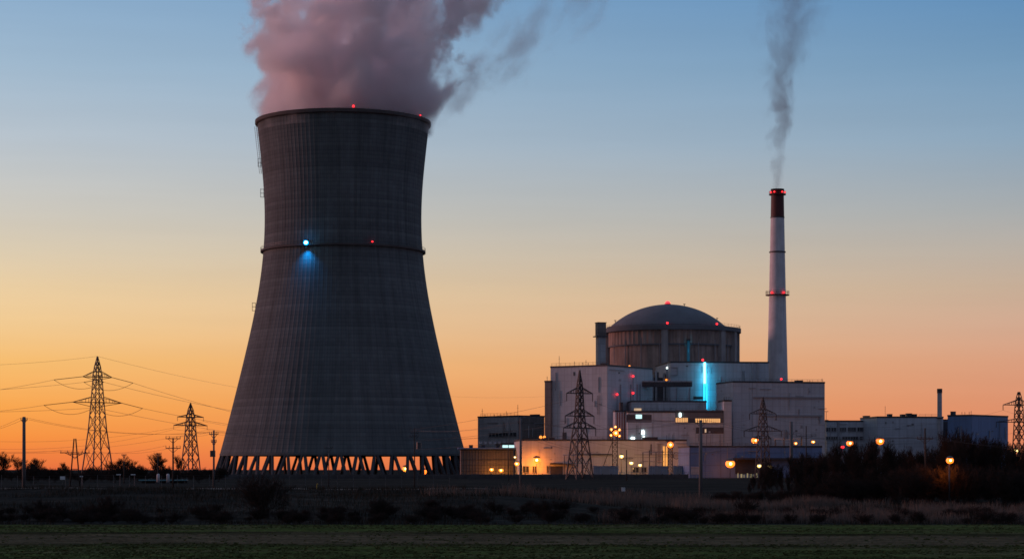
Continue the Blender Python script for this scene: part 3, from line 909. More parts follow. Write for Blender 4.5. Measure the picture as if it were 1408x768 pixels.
J.panel('R', 1210, 1230, 630, 645, 'cream_panel', M['winwarm'] if False else M['cream'], .1)  # cream panel set on the hall's front wall
dk = Bld('recess_block', 'dark blue recessed block just right of the thin stack', 'building', (1296.5, 884), 4, 1294.5, 1304, 577, M['bluegrey'], depth=14)
dk.panel('R', 1297, 1303.8, 579, 615, 'dark_facing', M['darkband'], .08)  # dark panel, the shade of the recess put into its colour
Lh = Bld('blue_hall', 'blue clad hall with a darker right side, at the right end of the plant', 'building', (1336, 850), 48, 1303, 1386, 570.5, M['cladblue'])
Lh.roofbox(1, 3, Lh.vpx(1309), Lh.vpx(1305), 1.6)
for px in (1320, 1324, 1330): Lh.antenna(1.5, Lh.vpx(px), 1.5)
Lh.antenna(1.0, .8, 1.8)
# thin stack
sp = P(1292, 610, 872); sp.z = G0
stk = thing('stack', sp, 'thin grey metal stack rising above the lavender hall', 'stack')
h = zat(534.5, 872) - G0
MB().lathe([(1.0, 0), (.95, h - 1), (.95, h)], 16).build('shaft', M['clad2'], stk, True)
MB().lathe([(.8, h - 1.6), (1.08, h - 1.6), (1.08, h + .15), (.8, h + .15)], 16, close=True).build('cap', M['roofdark'], stk)
MB().lathe([(.9, h * .66), (1.3, h * .66), (1.3, h * .66 + .5), (.9, h * .66 + .5)], 16, close=True).build('collar', M['roofdark'], stk)

# drum with dome
RY = 905.0
RX = xat(924, RY)
rb = thing('reactor_containment', (RX, RY, G0), 'round concrete reactor drum under a shallow grey dome with red beacons', 'reactor building')
mpp = RY / F
zt = zat(457, RY - 6) - G0          # underside of the cornice
Rd = 88.5 * mpp
z2 = zat(475.5, RY - 10) - G0
mb = MB().lathe([(Rd - .5, 0), (Rd - .5, z2)], 96)
wl = mb.build('lower_wall', M['drum'], rb, True)
mb = MB().lathe([(Rd - .6, z2), (Rd, z2 + .2), (Rd, zt)], 216, rad=lambda j, z: .3 if j % 3 == 0 else 0)
mb.build('upper_wall', M['drum'], rb)
Rc = 94.5 * mpp
mb = MB().lathe([(Rd - 1, zt), (Rc, zt), (Rc, zt + 1.7), (Rc - .6, zt + 1.8), (Rd - 2, zt + 1.8)], 120)
mb.build('cornice', M['dome'], rb)
mb = MB().lathe([(Rd - .2, z2 - .3), (Rd + .25, z2 - .3), (Rd + .25, z2 + .25), (Rd - .2, z2 + .25)], 120, close=True)
mb.build('belt_course', M['dome'], rb)
for th in (-10.4, 43.6, 64, 93, -86, 130, 170, 215, 245):
    a = math.radians(th - 90)
    c_, s_ = math.cos(a), math.sin(a)
    mb = MB(); w = 1.3
    r0, r1 = Rd - .8, Rd + 1.4
    mb.add([(c_ * r - s_ * t, s_ * r + c_ * t, z) for z in (0, zt + .02) for r, t in ((r0, -w), (r1, -w), (r1, w), (r0, w))],
           [(0, 3, 2, 1), (4, 5, 6, 7), (0, 1, 5, 4), (1, 2, 6, 5), (2, 3, 7, 6), (3, 0, 4, 7)])
    fix_normals(mb.build('pilaster', M['pilaster'], rb))
Rdm = 82.5 * mpp
hd = zat(418.5, RY) - (zt + 1.8 + G0)
sr = (Rdm ** 2 + hd ** 2) / (2 * hd)
prof = []
for i in range(25):
    a = math.asin(Rdm / sr) * (1 - i / 24)
    prof.append((max(sr * math.sin(a), .02), zt + 1.8 + sr * math.cos(a) - (sr - hd)))
dxo = (918 - 924) * mpp
dm = MB().lathe(prof, 96, cx=dxo).build('dome', M['dome'], rb, True)
mb = MB().lathe([(Rdm + .1, zt + 1.6), (Rdm + .5, zt + 1.6), (Rdm + .4, zt + 2.5), (Rdm - .2, zt + 2.6)], 96, cx=dxo)
mb.build('dome_kerb', M['dome'], rb)
apz = prof[-1][1]
mb = MB().lathe([(1.3, apz - .2), (1.3, apz + .4), (.02, apz + .45)], 16, cx=dxo)
bm_ = mb.build('beacon_mount', M['steel'], rb)
MB().sphere((dxo, 0, apz + .5), 1.1, 14, 9, .9).build('beacon', M['lampred'], bm_, True)
for px in (911, 978.5):
    d_ = (px - 924) * mpp; yy = -math.sqrt(max(Rc ** 2 - d_ ** 2, 0)) + .6
    mt = MB().beam((d_, yy, zt + 1.7), (d_, yy, zt + 2.3), .3).build('beacon_mount', M['steel'], rb)
    MB().sphere((d_, yy, zt + 2.5), .45).build('beacon', M['lampred'], mt, True)
mb = MB()
for j in range(72):
    a = 2 * math.pi * j / 72; r = Rc - .4
    mb.beam((math.cos(a) * r, math.sin(a) * r, zt + 1.7), (math.cos(a) * r, math.sin(a) * r, zt + 2.9), .07)
for h_ in (2.3, 2.9): mb.lathe([(Rc - .44, zt + h_ - .03), (Rc - .36, zt + h_ - .03), (Rc - .36, zt + h_ + .03), (Rc - .44, zt + h_ + .03)], 72, close=True)
mb.build('railing', M['steel'], rb)
for px, py in ((846, 440.5), (986, 437), (941, 419.5)):
    d_ = (px - 918) * mpp
    zz_ = math.sqrt(max(sr ** 2 - d_ ** 2, 0)) - (sr - hd) + zt + 1.8
    MB().beam((dxo + d_, 0, zz_ - .2), (dxo + d_, 0, zz_ + 1.0), .3).beam((dxo + d_ - .5, 0, zz_ + .9), (dxo + d_ + .5, 0, zz_ + .9), .25).build('dome_fitting', M['steel'], rb)
# blue-lit vertical duct on the drum face
d_ = (939.5 - 924) * (RY - Rd - 1) / F
yy = -math.sqrt(Rd ** 2 - d_ ** 2) - .9
M['duct'] = mat('teal_duct', (.06, .42, .55), .5, var=.1, emit=(.02, .35, .5), es=.0)
MB().tube([(d_, yy, zat(500, RY - Rd) - G0 - 8), (d_, yy, zat(468, RY - Rd) - G0)], .62, 10).build('duct', M['duct'], rb, True)
MB().box(d_ - .8, d_ + .8, yy - .8, yy + .8, zat(468, RY - Rd) - G0, zat(466, RY - Rd) - G0).build('duct_cap', M['steel'], rb)
ld = bpy.data.lights.new('duct_wash', 'SPOT'); ld.energy = 900; ld.color = (.05, .6, 1); ld.spot_size = math.radians(22); ld.spot_blend = .6
lo = bpy.data.objects.new('duct_wash', ld); COL.objects.link(lo); lo.parent = rb
lo.location = (d_, yy - 5, zat(499, RY - Rd) - G0)
lo.rotation_euler = (Vector((d_, yy - 5, 0)) - Vector((d_, yy, 7))).to_track_quat('Z', 'Y').to_euler()
# vent tower left of the drum
vt = thing('vent_tower', (xat(826, 880), 880, G0), 'slim square vent tower with a wider dark head, left of the drum', 'vent tower', rz=.3)
hv = zat(443, 880) - G0
MB().box(-1.6, 1.6, -1.6, 1.6, 0, hv - 5.6).build('shaft', M['clad2'], vt)
MB().box(-1.75, 1.75, -1.75, 1.75, hv - 5.58, hv - .25).build('head', M['cladbrown'], vt)
MB().box(-1.95, 1.95, -1.95, 1.95, hv - .25, hv).build('cap', M['roofdark'], vt)
mb = MB().box(-2.6, 2.4, -2.3, 2.2, hv - 6.0, hv - 5.6)
for x_ in (-2.55, -.8, .8, 2.35): mb.beam((x_, -2.25, hv - 5.6), (x_, -2.25, hv - 4.3), .1)
mb.beam((-2.55, -2.25, hv - 4.3), (2.35, -2.25, hv - 4.3), .1)
mb.build('platform', M['steel'], vt)

# chimney
ch = thing('chimney', (CHX, CHY, G0), 'tall white chimney with a dark red top and red beacon rings', 'chimney')
mp = CHY / F
zc = lambda py: zat(py, CHY) - G0
rr = lambda py: (8.7 + (14.2 - 8.7) * ((py - 260) / 263) ** 1.15) * mp
rows = [523 + 100, 523, 480, 440, 407, 346, 299]
MB().lathe([(rr(min(p, 523)) + (.6 if p > 523 else 0), max(zc(p), 0)) for p in rows], 40).build('shaft', M['chim'], ch, True)
MB().lathe([(rr(299), zc(299)), (rr(280), zc(280)), (rr(260.5), zc(260.5)), (rr(260.5) - .5, zc(260.5)), (rr(270) - .5, zc(270))], 40).build('red_top', M['chimred'], ch)
for py, w in ((346.5, .35), (299, .12)):
    MB().lathe([(rr(py) - .1, zc(py) - .25), (rr(py) + w, zc(py) - .25), (rr(py) + w, zc(py) + .25), (rr(py) - .1, zc(py) + .25)], 40, close=True).build('band', M['roofdark'], ch)
for py, w, hh in ((405, 1.5, 1.5), (267, .9, 1.2)):
    r = rr(py); mb = MB().lathe([(r - .1, zc(py) - .35), (r + w, zc(py) - .35), (r + w, zc(py)), (r - .1, zc(py))], 40, close=True)
    gl = mb.build('gallery', M['chimred'], ch)
    mb = MB()
    for j in range(18):
        a = 2 * math.pi * j / 18; mb.beam((math.cos(a) * (r + w - .1), math.sin(a) * (r + w - .1), zc(py)), (math.cos(a) * (r + w - .1), math.sin(a) * (r + w - .1), zc(py) + hh), .1)
    for q in (.55, 1): mb.lathe([(r + w - .15, zc(py) + hh * q - .05), (r + w - .05, zc(py) + hh * q - .05), (r + w - .05, zc(py) + hh * q + .05), (r + w - .15, zc(py) + hh * q + .05)], 36, close=True)
    mb.build('railing', M['chimred'], gl)
    for ang, rad_ in ((228, .45), (305, .45), (100, .45)) if py > 300 else ((205, .36), (240, .36), (300, .36), (335, .36), (90, .36)):
        a = math.radians(ang); p = Vector((math.cos(a) * (r + .6), math.sin(a) * (r + .6), zc(py)))
        bb = MB().beam(p, p + Vector((0, 0, .4)), .3).build('beacon_mount', M['steel'], ch)
        MB().sphere(p + Vector((0, 0, .7)), rad_).build('beacon', M['lampred'], bb, True)
MB().lathe([(rr(260) + .15, zc(263)), (rr(260) + .15, zc(260)), (rr(260) - .55, zc(260)), (rr(260) - .55, zc(263))], 40).build('rim', M['soot'], ch)


def clutter(b, face, x0, x1, y0, y1, n, seed):
    q = random.Random(seed)
    for i in range(n):
        px, py = q.uniform(x0, x1), q.uniform(y0, y1); k = q.random()
        if k < .45:
            w, h_ = q.uniform(1.4, 3.4), q.uniform(1.2, 3.0)
            b.panel(face, px, px + w, py, py + h_, 'wall_vent', M[q.choice(('frame', 'darkgrey', 'clad2', 'frame'))], .14)
        elif k < .75:
            b.panel(face, px, px + .55, py, min(py + q.uniform(8, 26), y1 + 6), 'pipe', M[q.choice(('frame', 'clad2'))], .35)
        elif k < .9:
            b.panel(face, px, px + q.uniform(6, 16), py, py + .8, 'cable_tray', M['frame'], .3)
        else:
            t0, zt_ = b.at(face, px, py); _, zb_ = b.at(face, px, min(py + 26, y1 + 8)); mb = MB()
            pt = (lambda u, z: (u, -.35, z)) if face == 'R' else (lambda u, z: (-.35, u, z))
            for e in (-.35, .35): mb.beam(pt(t0 + e, zb_), pt(t0 + e, zt_), .09)
            z = zb_
            while z < zt_: mb.beam(pt(t0 - .35, z), pt(t0 + .35, z), .06); z += .5
            mb.build('ladder', M['steel'], b.t)


clutter(A, 'L', 762, 828, 510, 590, 12, 1); clutter(A, 'R', 838, 890, 510, 560, 8, 2)
clutter(G, 'R', 1012, 1126, 530, 596, 24, 3); clutter(G, 'L', 987, 1005, 530, 590, 4, 4)
clutter(D, 'R', 722, 936, 609, 636, 22, 5); clutter(E, 'R', 864, 985, 583, 600, 12, 6)
clutter(Fb, 'R', 925, 1050, 500, 520, 10, 7); clutter(J, 'R', 1209, 1285, 578, 606, 12, 8)
clutter(B, 'L', 660, 706, 577, 592, 6, 9); clutter(B, 'R', 715, 744, 578, 602, 5, 10)
clutter(Lh, 'L', 1306, 1332, 575, 600, 4, 11); clutter(Lh, 'R', 1340, 1382, 575, 600, 5, 12)
clutter(I, 'R', 1140, 1200, 580, 612, 8, 13); clutter(H, 'R', 950, 1124, 617, 627, 12, 14); clutter(T1, 'R', 885, 965, 553, 562, 6, 15)
for th in range(0, 360, 17):
    a = math.radians(th); z0_ = zt - 2.0 - (th * 7 % 5); r_ = Rd + .15
    MB().beam((math.cos(a) * r_, math.sin(a) * r_, z0_ - 8 - (th % 4) * 2), (math.cos(a) * r_, math.sin(a) * r_, z0_), .28).build('pipe', M['frame'], rb)


# ------------------------------------------------------------------ pylons
def pylon(name, px, Y, pytop, base_hw, prof, arms, label, rz=.7, leg=.30, brace=.15, ins=2.4, group='lattice pylons', bmat='pylon', seg=2.3):
    """prof: (height fraction, half width); arms: (photo row, half length m, rise)"""
    x = xat(px, Y); b = gz(x, Y)
    t = thing(name, (x, Y, b), label, 'pylon', group, rz)
    H_ = zat(pytop, Y) - b
    def hw(z):
        f = z / H_
        for (a, wa), (c, wc) in zip(prof, prof[1:]):
            if f <= c: return wa + (wc - wa) * (f - a) / (c - a)
        return prof[-1][1]
    zsn = [0.0]
    while zsn[-1] < H_ * .985:
        zsn.append(zsn[-1] + max(hw(zsn[-1]) * seg, H_ * .035))
    zsn[-1] = H_
    mb = MB(); cor = ((-1, -1), (1, -1), (1, 1), (-1, 1))
    for i in range(len(zsn) - 1):
        a, c = zsn[i], zsn[i + 1]; wa, wc = hw(a), max(hw(c), .08)
        for k in range(4):
            p0, p1 = cor[k], cor[(k + 1) % 4]
            A0, A1 = (p0[0] * wa, p0[1] * wa, a), (p1[0] * wa, p1[1] * wa, a)
            C0, C1 = (p0[0] * wc, p0[1] * wc, c), (p1[0] * wc, p1[1] * wc, c)
            mb.beam(A0, C0, leg * (1 - .4 * a / H_))
            mb.beam(A0, C1, brace); mb.beam(A1, C0, brace)
            if i % 2 == 0 and i: mb.beam(A0, A1, brace)
    mb.build('lattice_body', M[bmat], t)
    tips = []
    for j, (py, L, rise) in enumerate(arms):
        z = zat(py, Y) - b; w = hw(z); w2 = hw(min(z + rise, H_))
        am = MB()
        for sgn in (-1, 1):
            tip = Vector((sgn * L, 0, z))
            for yy_ in (-1, 1):
                am.beam((sgn * w, yy_ * w, z), tip, brace * 1.35); am.beam((sgn * w2, yy_ * w2, z + rise), tip, brace * 1.1)
                for q in (.3, .6):
                    am.beam(Vector((sgn * w, yy_ * w, z)).lerp(tip, q), Vector((sgn * w2, yy_ * w2, z + rise)).lerp(tip, q), brace * .8)
            tips.append((j, sgn, tip.copy()))
        am.beam((-w, -w, z), (w, -w, z), brace * 1.3).beam((-w, w, z), (w, w, z), brace * 1.3)
        am.build('crossarm', M[bmat], t)
        if ins:
            for sgn in (-1, 1):
                im = MB().tube([(sgn * L, 0, z), (sgn * L, 0, z - ins)], .11, 6)
                for q in range(5): im.lathe([(.02, z - ins * (.2 + .15 * q) + .08), (.26, z - ins * (.2 + .15 * q)), (.02, z - ins * (.2 + .15 * q) - .06)], 8, cx=sgn * L)
                im.build('insulator', M[bmat], t)
    R = Matrix.Rotation(rz, 4, 'Z')
    return {(j, s_): (R @ p) + Vector((x, Y, b)) - Vector((0, 0, ins)) for j, s_, p in tips}, Vector((x, Y, b + H_)), t


c40 = 1 / math.cos(.7)
t134, top134, o134 = pylon('transmission_pylon', 134, 700, 489.5, 3.7, ((0, 3.85), (.38, 2.2), (.62, 1.55), (.83, 1.05), (.9, .85), (1, .05)),
                     ((553, 6.9 * c40, 1.9), (518, 4.15 * c40, 1.9)), 'tallest and nearest lattice pylon, standing far left against the orange sky', .7, .36, .16, 0)
t262, top262, _ = pylon('transmission_pylon', 262, 1300, 553.5, 3.7, ((0, 4.4), (.5, 2.6), (.78, 1.9), (.9, 1.2), (1, .05)),
                     ((584.5, 9.0 * c40, 2.2), (573, 7.0 * c40, 1.5)), 'smaller distant lattice pylon just left of the cooling tower', .7, .62, .36, 2.5)
t795, top795, _ = pylon('transmission_pylon', 797, 600, 508.5, 3.2, ((0, 2.75), (.35, 1.75), (.55, 1.0), (.86, .6), (1, .05)),
                     ((588, 4.6 * 1.16, 1.6), (571.5, 4.1 * 1.16, 1.7), (540.5, 3.7 * 1.16, 1.6)), 'lattice pylon with three pairs of arms in front of the tall white block', .53, .34, .18, 2.2)
t1050, top1050, _ = pylon('transmission_pylon', 1049, 640, 545.5, 2.2, ((0, 1.7), (.55, 1.1), (.8, .75), (.9, .5), (1, .05)),
                     ((602.5, 2.8, 1.0), (592, 5.9 * 1.1, 1.6), (568.5, 4.2 * 1.1, 1.5)), 'slim lattice pylon in front of the wide white block below the chimney', .43, .25, .14, 1.8)
t1400, top1400, _ = pylon('transmission_pylon', 1401, 800, 538.5, 2.4, ((0, 2.1), (.5, 1.4), (.8, 1.1), (.92, .8), (1, .25)),
                     ((580, 9.4 * 1.1, 1.2), (556.5, 6.6 * 1.1, 1.8)), 'lattice pylon at the far right edge beyond the blue hall', .43, .36, .2, 2.0)
# tension insulators and jumper loops on the tall left pylon
for j, s_ in ((0, -1), (0, 1), (1, -1), (1, 1)):
    R_ = Matrix.Rotation(-.7, 4, 'Z')
    tip = R_ @ (t134[(j, s_)] - o134.location)
    dl = R_ @ Vector((-9, -1.5, -1.1 if s_ < 0 else -1.6)); dr = R_ @ Vector((7.5, 6, -2.0))
    MB().beam(tip, tip + dl, .2).beam(tip, tip + dr * .8, .18).build('insulator', M['pylon'], o134)
    a, b = tip + dl, tip + dr * .8
    pts = [a.lerp(b, i / 10) - Vector((0, 0, 2.6 * (1 - (2 * i / 10 - 1) ** 2))) for i in range(11)]
    MB().tube(pts, .06, 4).build('jumper_wire', M['wire'], o134)


def wire(p, q, sag, r, label, group, n=22):
    p, q = Vector(p), Vector(q); r *= .5
    o = MB().tube([p.lerp(q, i / n) - p - Vector((0, 0, sag * (1 - (2 * i / n - 1) ** 2))) for i in range(n + 1)], r, 5).build('power_line', M['wire'], None, True, loc=p)
    return tag(o, label, 'power line', group)


g1 = 'overhead wires running left from the tall pylon'
g2 = 'overhead wires running right from the tall pylon behind the tower'
for k, (key, dpy) in enumerate((((0, -1), 6), ((0, 1), 2), ((1, -1), 7), ((1, 1), 5))):
    p = t134[key] + Vector((-9, -1.5, -1.1 if key[1] < 0 else -1.6))
    wire(p, P(-60, (569, 566, 543, 538)[k], 640), .4, .085, ('dark overhead wire left of the tall pylon, strung from its lower arm' if k < 2 else 'dark overhead wire left of the tall pylon, strung from its upper arm'), g1)
    p = t134[key] + Vector((6, 4.8, -1.6))
    wire(p, P(452, (605, 592, 580, 590)[k], 1220), 2.5, .10, ('overhead wire sloping right from the tall pylon\'s lower arm to the tower' if k < 2 else 'overhead wire sloping right from the tall pylon\'s upper arm to the tower'), g2)
wire(top134, P(-60, 503, 640), .6, .06, 'thin top wire running left from the tall pylon\'s peak', g1)
wire(top134, P(455, 548, 1220), 2.5, .07, 'thin top wire sloping right from the tall pylon\'s peak', g2)
g3 = 'overhead wires between the small pylon and the tower'
for k, key in enumerate(((0, -1), (0, 1), (1, 1))):
    wire(t262[key], P(420, (604, 606, 596)[k], 1900), 1.5, .12, 'distant overhead wire between the small left pylon and the tower', g3)
    wire(t262[key], P(-80, (612, 617, 602)[k], 1150), 6, .1, 'distant overhead wire passing left behind the tall pylon from the small pylon', 'overhead wires left of the small pylon')
g4 = 'overhead wires at the pylon before the white block'
for k, (j, s_) in enumerate(((0, -1), (1, -1), (2, -1))):
    wire(t795[(j, s_)], P(470, (616, 607, 598)[k], 1000), 2.0, .075, 'overhead wire left of the three-armed pylon, running behind the cooling tower', g4)
g5 = 'overhead wires between the plant pylons'
for k, (a, b) in enumerate((((0, 1), (0, -1)), ((1, 1), (1, -1)), ((2, 1), (2, -1)), ((0, -1), (0, 1)))):
    wire(t795[a], t1050[b], 3.5, .055, 'thin overhead wire crossing before the plant between two lattice pylons', g5)
for k, (a, b) in enumerate((((1, 1), (0, -1)), ((2, 1), (1, -1)), ((1, -1), (0, 1)))):
    wire(t1050[a], t1400[b], 4, .055, 'thin overhead wire between the slim pylon and the far right pylon', 'overhead wires before the right-hand halls')
for k, (s_, j) in enumerate(((1, 0), (-1, 1))):
    wire(t1400[(j, s_)], P(1500, (566, 590)[k], 900), 1, .06, 'thin overhead wire leaving the far right pylon to the right', 'overhead wires at the right edge')
wire(P(560, 540, 1500), P(760, 544, 1400), 2, .06, 'single faint wire in the sky between tower and tall white block', 'faint sky wires')


# ------------------------------------------------------------------ poles
def pole(name, px, Y, pytop, label, r0=.2, r1=.13, arms=((.95, 1.2),), m='pole', group='poles along the bank', pair=False, extra=None, lean=0.0):
    x = xat(px, Y); b = gz(x, Y) - .2
    t = thing(name, (x, Y, b), label, 'pole', group, random.uniform(-.3, .3)); H_ = zat(pytop, Y) - b
    t.rotation_euler.y = lean
    if pair:
        MB().tube([(-.75, 0, 0), (-.12, 0, H_)], [r0, r1], 8).tube([(.75, 0, 0), (.12, 0, H_)], [r0, r1], 8).beam((-.5, 0, H_ * .4), (.5, 0, H_ * .4), .1).build('pole_shaft', M[m], t, True)
    else:
        MB().tube([(0, 0, 0), (0, 0, H_)], [r0, r1], 10).build('pole_shaft', M[m], t, True)
    ends = []
    for f, L in arms:
        am = MB().box(-L, L, -.045, .045, H_ * f - .05, H_ * f + .05)
        am.beam((-L * .7, 0, H_ * f), (0, 0, H_ * f - .6), .06).beam((L * .7, 0, H_ * f), (0, 0, H_ * f - .6), .06)
        am = am.build('crossarm', M['steel'], t)
        for q in (-.95, -.5, .5, .95):
            MB().tube([(L * q, 0, H_ * f + .05), (L * q, 0, H_ * f + .2), (L * q, 0, H_ * f + .34)], [.03, .05, .02], 6).build('insulator', M['steel'], am)
        R = Matrix.Rotation(t.rotation_euler.z, 4, 'Z')
        for q in (-.95, .95): ends.append(R @ Vector((L * q, 0, H_ * f + .34)) + t.location)
    if extra == 'transformer':
        MB().lathe([(.02, H_ * .66), (.34, H_ * .66), (.34, H_ * .66 + .9), (.02, H_ * .66 + .95)], 12, cx=.55).build('transformer', M['steel'], t)
    if extra == 'box':
        MB().box(-.3, .3, -.5, -.2, H_ * .55, H_ * .55 + .8).build('switch_box', M['steel'], t)
    return ends


e33 = pole('utility_pole', 33, 268, 572.5, 'thick dark utility pole alone at the far left, wires crossing behind it', .24, .19, ((.95, .42),))
e101 = pole('utility_pole', 103, 285, 602.5, 'A-shaped double utility pole beside the tall left pylon', .1, .09, ((.72, 2.1), (.69, 1.0)), 'woodpole', pair=True)
e237 = pole('utility_pole', 238, 275, 601.5, 'slim utility pole with two arms just left of the small pylon', .13, .1, ((.985, .95), (.80, .95)), 'woodpole')
e294 = pole('utility_pole', 294, 270, 591, 'utility pole standing right against the left foot of the cooling tower', .14, .11, ((.93, .6), (.8, .35)), 'pole', extra='box')
e570 = pole('utility_pole', 570, 282, 588, 'thin dark utility pole with a transformer before the cooling tower', .10, .07, ((.92, .6), (.86, .6)), 'woodpole', extra='transformer')
e452 = pole('utility_pole', 452, 300, 602, 'thin grey pole before the middle of the cooling tower', .07, .05, ((.8, .6),), 'steel')
e716 = pole('utility_pole', 716, 262, 574.5, 'tall grey utility pole rising before the white front hall', .17, .12, ((.93, .35),))
e963 = pole('utility_pole', 963.5, 262, 577, 'thick utility pole before the blue-grey low building', .25, .2, ((.965, .7),))
e1088 = pole('utility_pole', 1088, 420, 579, 'thick short pole behind the tree belt near the slim pylon', .36, .3, ((.8, .5),))
e1108 = pole('utility_pole', 1108.5, 420, 585, 'thin pole with a wide crossarm right of the thick short pole', .13, .1, ((.83, 2.0),), 'woodpole')
e1272 = pole('utility_pole', 1272, 262, 588, 'utility pole standing among the bare trees before the lavender hall', .13, .1, ((.86, .95),), 'woodpole')
e350 = pole('utility_pole', 170.5, 420, 624, 'short distant post among the bare trees right of the tall pylon', .12, .1, ((.96, .5),), 'woodpole')
e216 = pole('utility_pole', 217, 420, 622, 'short distant post beside the round bare tree', .12, .1, ((.96, .7),), 'woodpole')
e627 = pole('utility_pole', 861.5, 520, 618, 'short dark post with one arm before the white front hall', .14, .12, ((.72, 1.5),), 'woodpole')
e699 = pole('utility_pole', 699, 520, 577, 'thin post before the gridded shed', .1, .07, ((.82, 1.1), (.74, 1.4)), 'steel')
gw = 'low pole wires left of the tower'
for k in (0, 1):
    wire(e33[k], e294[k], 1.0, .028, 'thin low wire strung between the poles at the left', gw)
    wire(P(-40, (596, 598)[k], 268), e33[k], .3, .028, 'thin low wire reaching the far left pole from the left', gw)
    wire(e101[k], e237[k + 2], .7, .025, 'thin lowest wire from the double pole to the slim pole', gw)
    wire(P(-60, (617, 619)[k], 285), e101[k], .4, .025, 'thin lowest wire reaching the double pole from the left', gw)
    wire(e237[k], e294[k], .3, .025, 'short wire from the slim pole to the pole at the tower', gw)
    wire(e294[k], e570[k], 1.0, .022, 'thin wire across the foot of the cooling tower between poles', 'wires before the cooling tower')
    wire(e570[k], e716[k], .6, .022, 'thin wire from the transformer pole to the tall grey pole', 'wires before the cooling tower')
    wire(e716[k], e963[k], 1.1, .028, 'thin sagging wire across the plant front between two poles', 'wires before the plant')
    wire(e963[k], e1272[k], 1.2, .028, 'thin sagging wire above the tree belt between two poles', 'wires above the tree belt')
    wire(e1272[k], P(1480, (612, 618)[k], 262), .6, .028, 'thin wire leaving the tree belt pole to the right', 'wires above the tree belt')
    wire(e1088[k], e1108[k], .15, .05, 'short wire between the thick short pole and its thin neighbour', 'wires behind the tree belt')
    wire(e699[k], e627[k], 1.2, .05, 'horizontal wire along the front of the white hall', 'wires before the plant')
    wire(P(560, 600, 520), e699[k + 2], .8, .045, 'wire from the cooling tower\'s right edge to the thin post', 'wires before the plant')
    wire(e627[k], e1088[k], 1.5, .05, 'wire from the short dark post towards the tree belt', 'wires before the plant')


# ------------------------------------------------------------------ lamps
GLOW = {'lamporange': ((1, .24, .016), 2300, 'corehot'), 'lampamber': ((1, .33, .04), 1000, 'corehot'), 'lampyellow': ((1, .58, .2), 420, 'corewarm'), 'lampgreen': ((1, .9, .35), 350, 'corewarm')}


def core_and_light(par, c, r, kind, power=1.0):
    """hot lens in the globe's face and the light the lamp gives"""
    col, w, core = GLOW[kind]
    MB().sphere((c[0], c[1] - r * .78, c[2]), r * .32, 10, 7).build('lens', M[core], par, True)
    l_ = bpy.data.lights.new('lamp_light', 'POINT'); l_.color = col; l_.energy = w * power * min(r / .95, 1.1) ** 1.6; l_.shadow_soft_size = .25
    q_ = bpy.data.objects.new('lamp_light', l_); COL.objects.link(q_); q_.parent = par; q_.location = (c[0], c[1] + 2.5, c[2] - r - .35)


def lamp(px, py, Y, r, kind, label, arm=0.0, group='plant lamps', polem='steel', power=1.0):
    if kind != 'lampred': r *= 1.6 if kind == 'lamporange' else 1.3  # globes enlarged so their glowing surface stands for the lamp's halo
    p = P(px, py, Y); b = gz(p.x, Y)
    t = thing('street_lamp', (p.x + arm, Y + .3, b), label, 'lamp', group)
    h = p.z - b
    mb = MB().tube([(0, 0, 0), (0, 0, h + r * .6)], [.11, .07], 8).build('lamp_post', M[polem], t, True)
    MB().beam((0, 0, h + r * .6), (-arm, -.35, h + r * .75), .1).build('lamp_arm', M[polem], t)
    hd_ = MB().lathe([(.05, h + r * 1.15), (r * .75, h + r * .95), (r * .95, h + r * .6), (r * .7, h + r * .55)], 12, cx=-arm, cy=-.35).build('lamp_head', M['steel'], t)
    MB().sphere((-arm, -.35, h), r, 12, 8, .85).build('bulb', M[kind], hd_, True)
    if kind in GLOW: core_and_light(hd_, (-arm, -.35, h), r, kind, power)
    return t


lamp(738, 632, 764, .85, 'lamporange', 'orange street lamp before the left end of the white hall')
lamp(710.5, 637, 765, .7, 'lampamber', 'amber lamp at the left corner of the white hall')
lamp(708, 628, 762, .32, 'lampyellow', 'small pale lamp above the amber one at the hall corner')
lamp(676, 645, 783, .6, 'lampamber', 'left of two low amber lamps before the gridded shed')
lamp(689, 646, 783, .65, 'lampamber', 'right of two low amber lamps before the gridded shed')
lamp(1004, 637, 690, .95, 'lamporange', 'bright orange lamp before the blue-grey low building', power=.2)
lamp(1038, 605, 755, .8, 'lamporange', 'orange lamp beside the slim pylon before the wide white block', power=.5)
lamp(1168.5, 609, 600, .6, 'lamporange', 'orange lamp above the trees before the office building')
lamp(1210, 606, 620, .75, 'lamporange', 'brightest orange lamp at the left corner of the lavender hall')
lamp(1306, 632.5, 252, .28, 'lamporange', 'low orange lamp shining through the bare trees on the right', power=.55)
lamp(854.5, 627, 760, .62, 'lampyellow', 'yellowish lamp at mid height before the white hall')
lamp(868, 636, 762, .55, 'lampyellow', 'left of two low warm lamps at the windows of the white hall')
lamp(880, 639, 762, .5, 'lampyellow', 'right of two low warm lamps at the windows of the white hall')
lamp(941.5, 639, 760, .62, 'lampamber', 'low amber lamp at the right end of the white hall')
lamp(1044, 640, 560, .42, 'lampyellow', 'left of two pale lamps under the dark canopy')
lamp(1058.5, 641, 560, .4, 'lampyellow', 'right of two pale lamps under the dark canopy')
lamp(1094, 609, 730, .45, 'lampamber', 'small amber lamp on the roof line beside the thick short pole')
lamp(1118, 607, 735, .5, 'lampamber', 'small amber lamp at the lower right of the wide white block')
lamp(1217, 632.5, 560, .5, 'lampgreen', 'greenish yellow lamp among the trees before the lavender hall')
lamp(1158.5, 614, 500, .4, 'lampred', 'red signal lamp above the tree belt')
lamp(1397, 619, 700, .55, 'lampyellow', 'small lamp at the far right edge under the pylon')
lamp(558, 644, 1000, 1.2, 'lampamber', 'left of three amber lamps seen between the cooling tower legs')
lamp(582, 648, 990, 1.0, 'lamporange', 'middle of three amber lamps seen between the cooling tower legs')
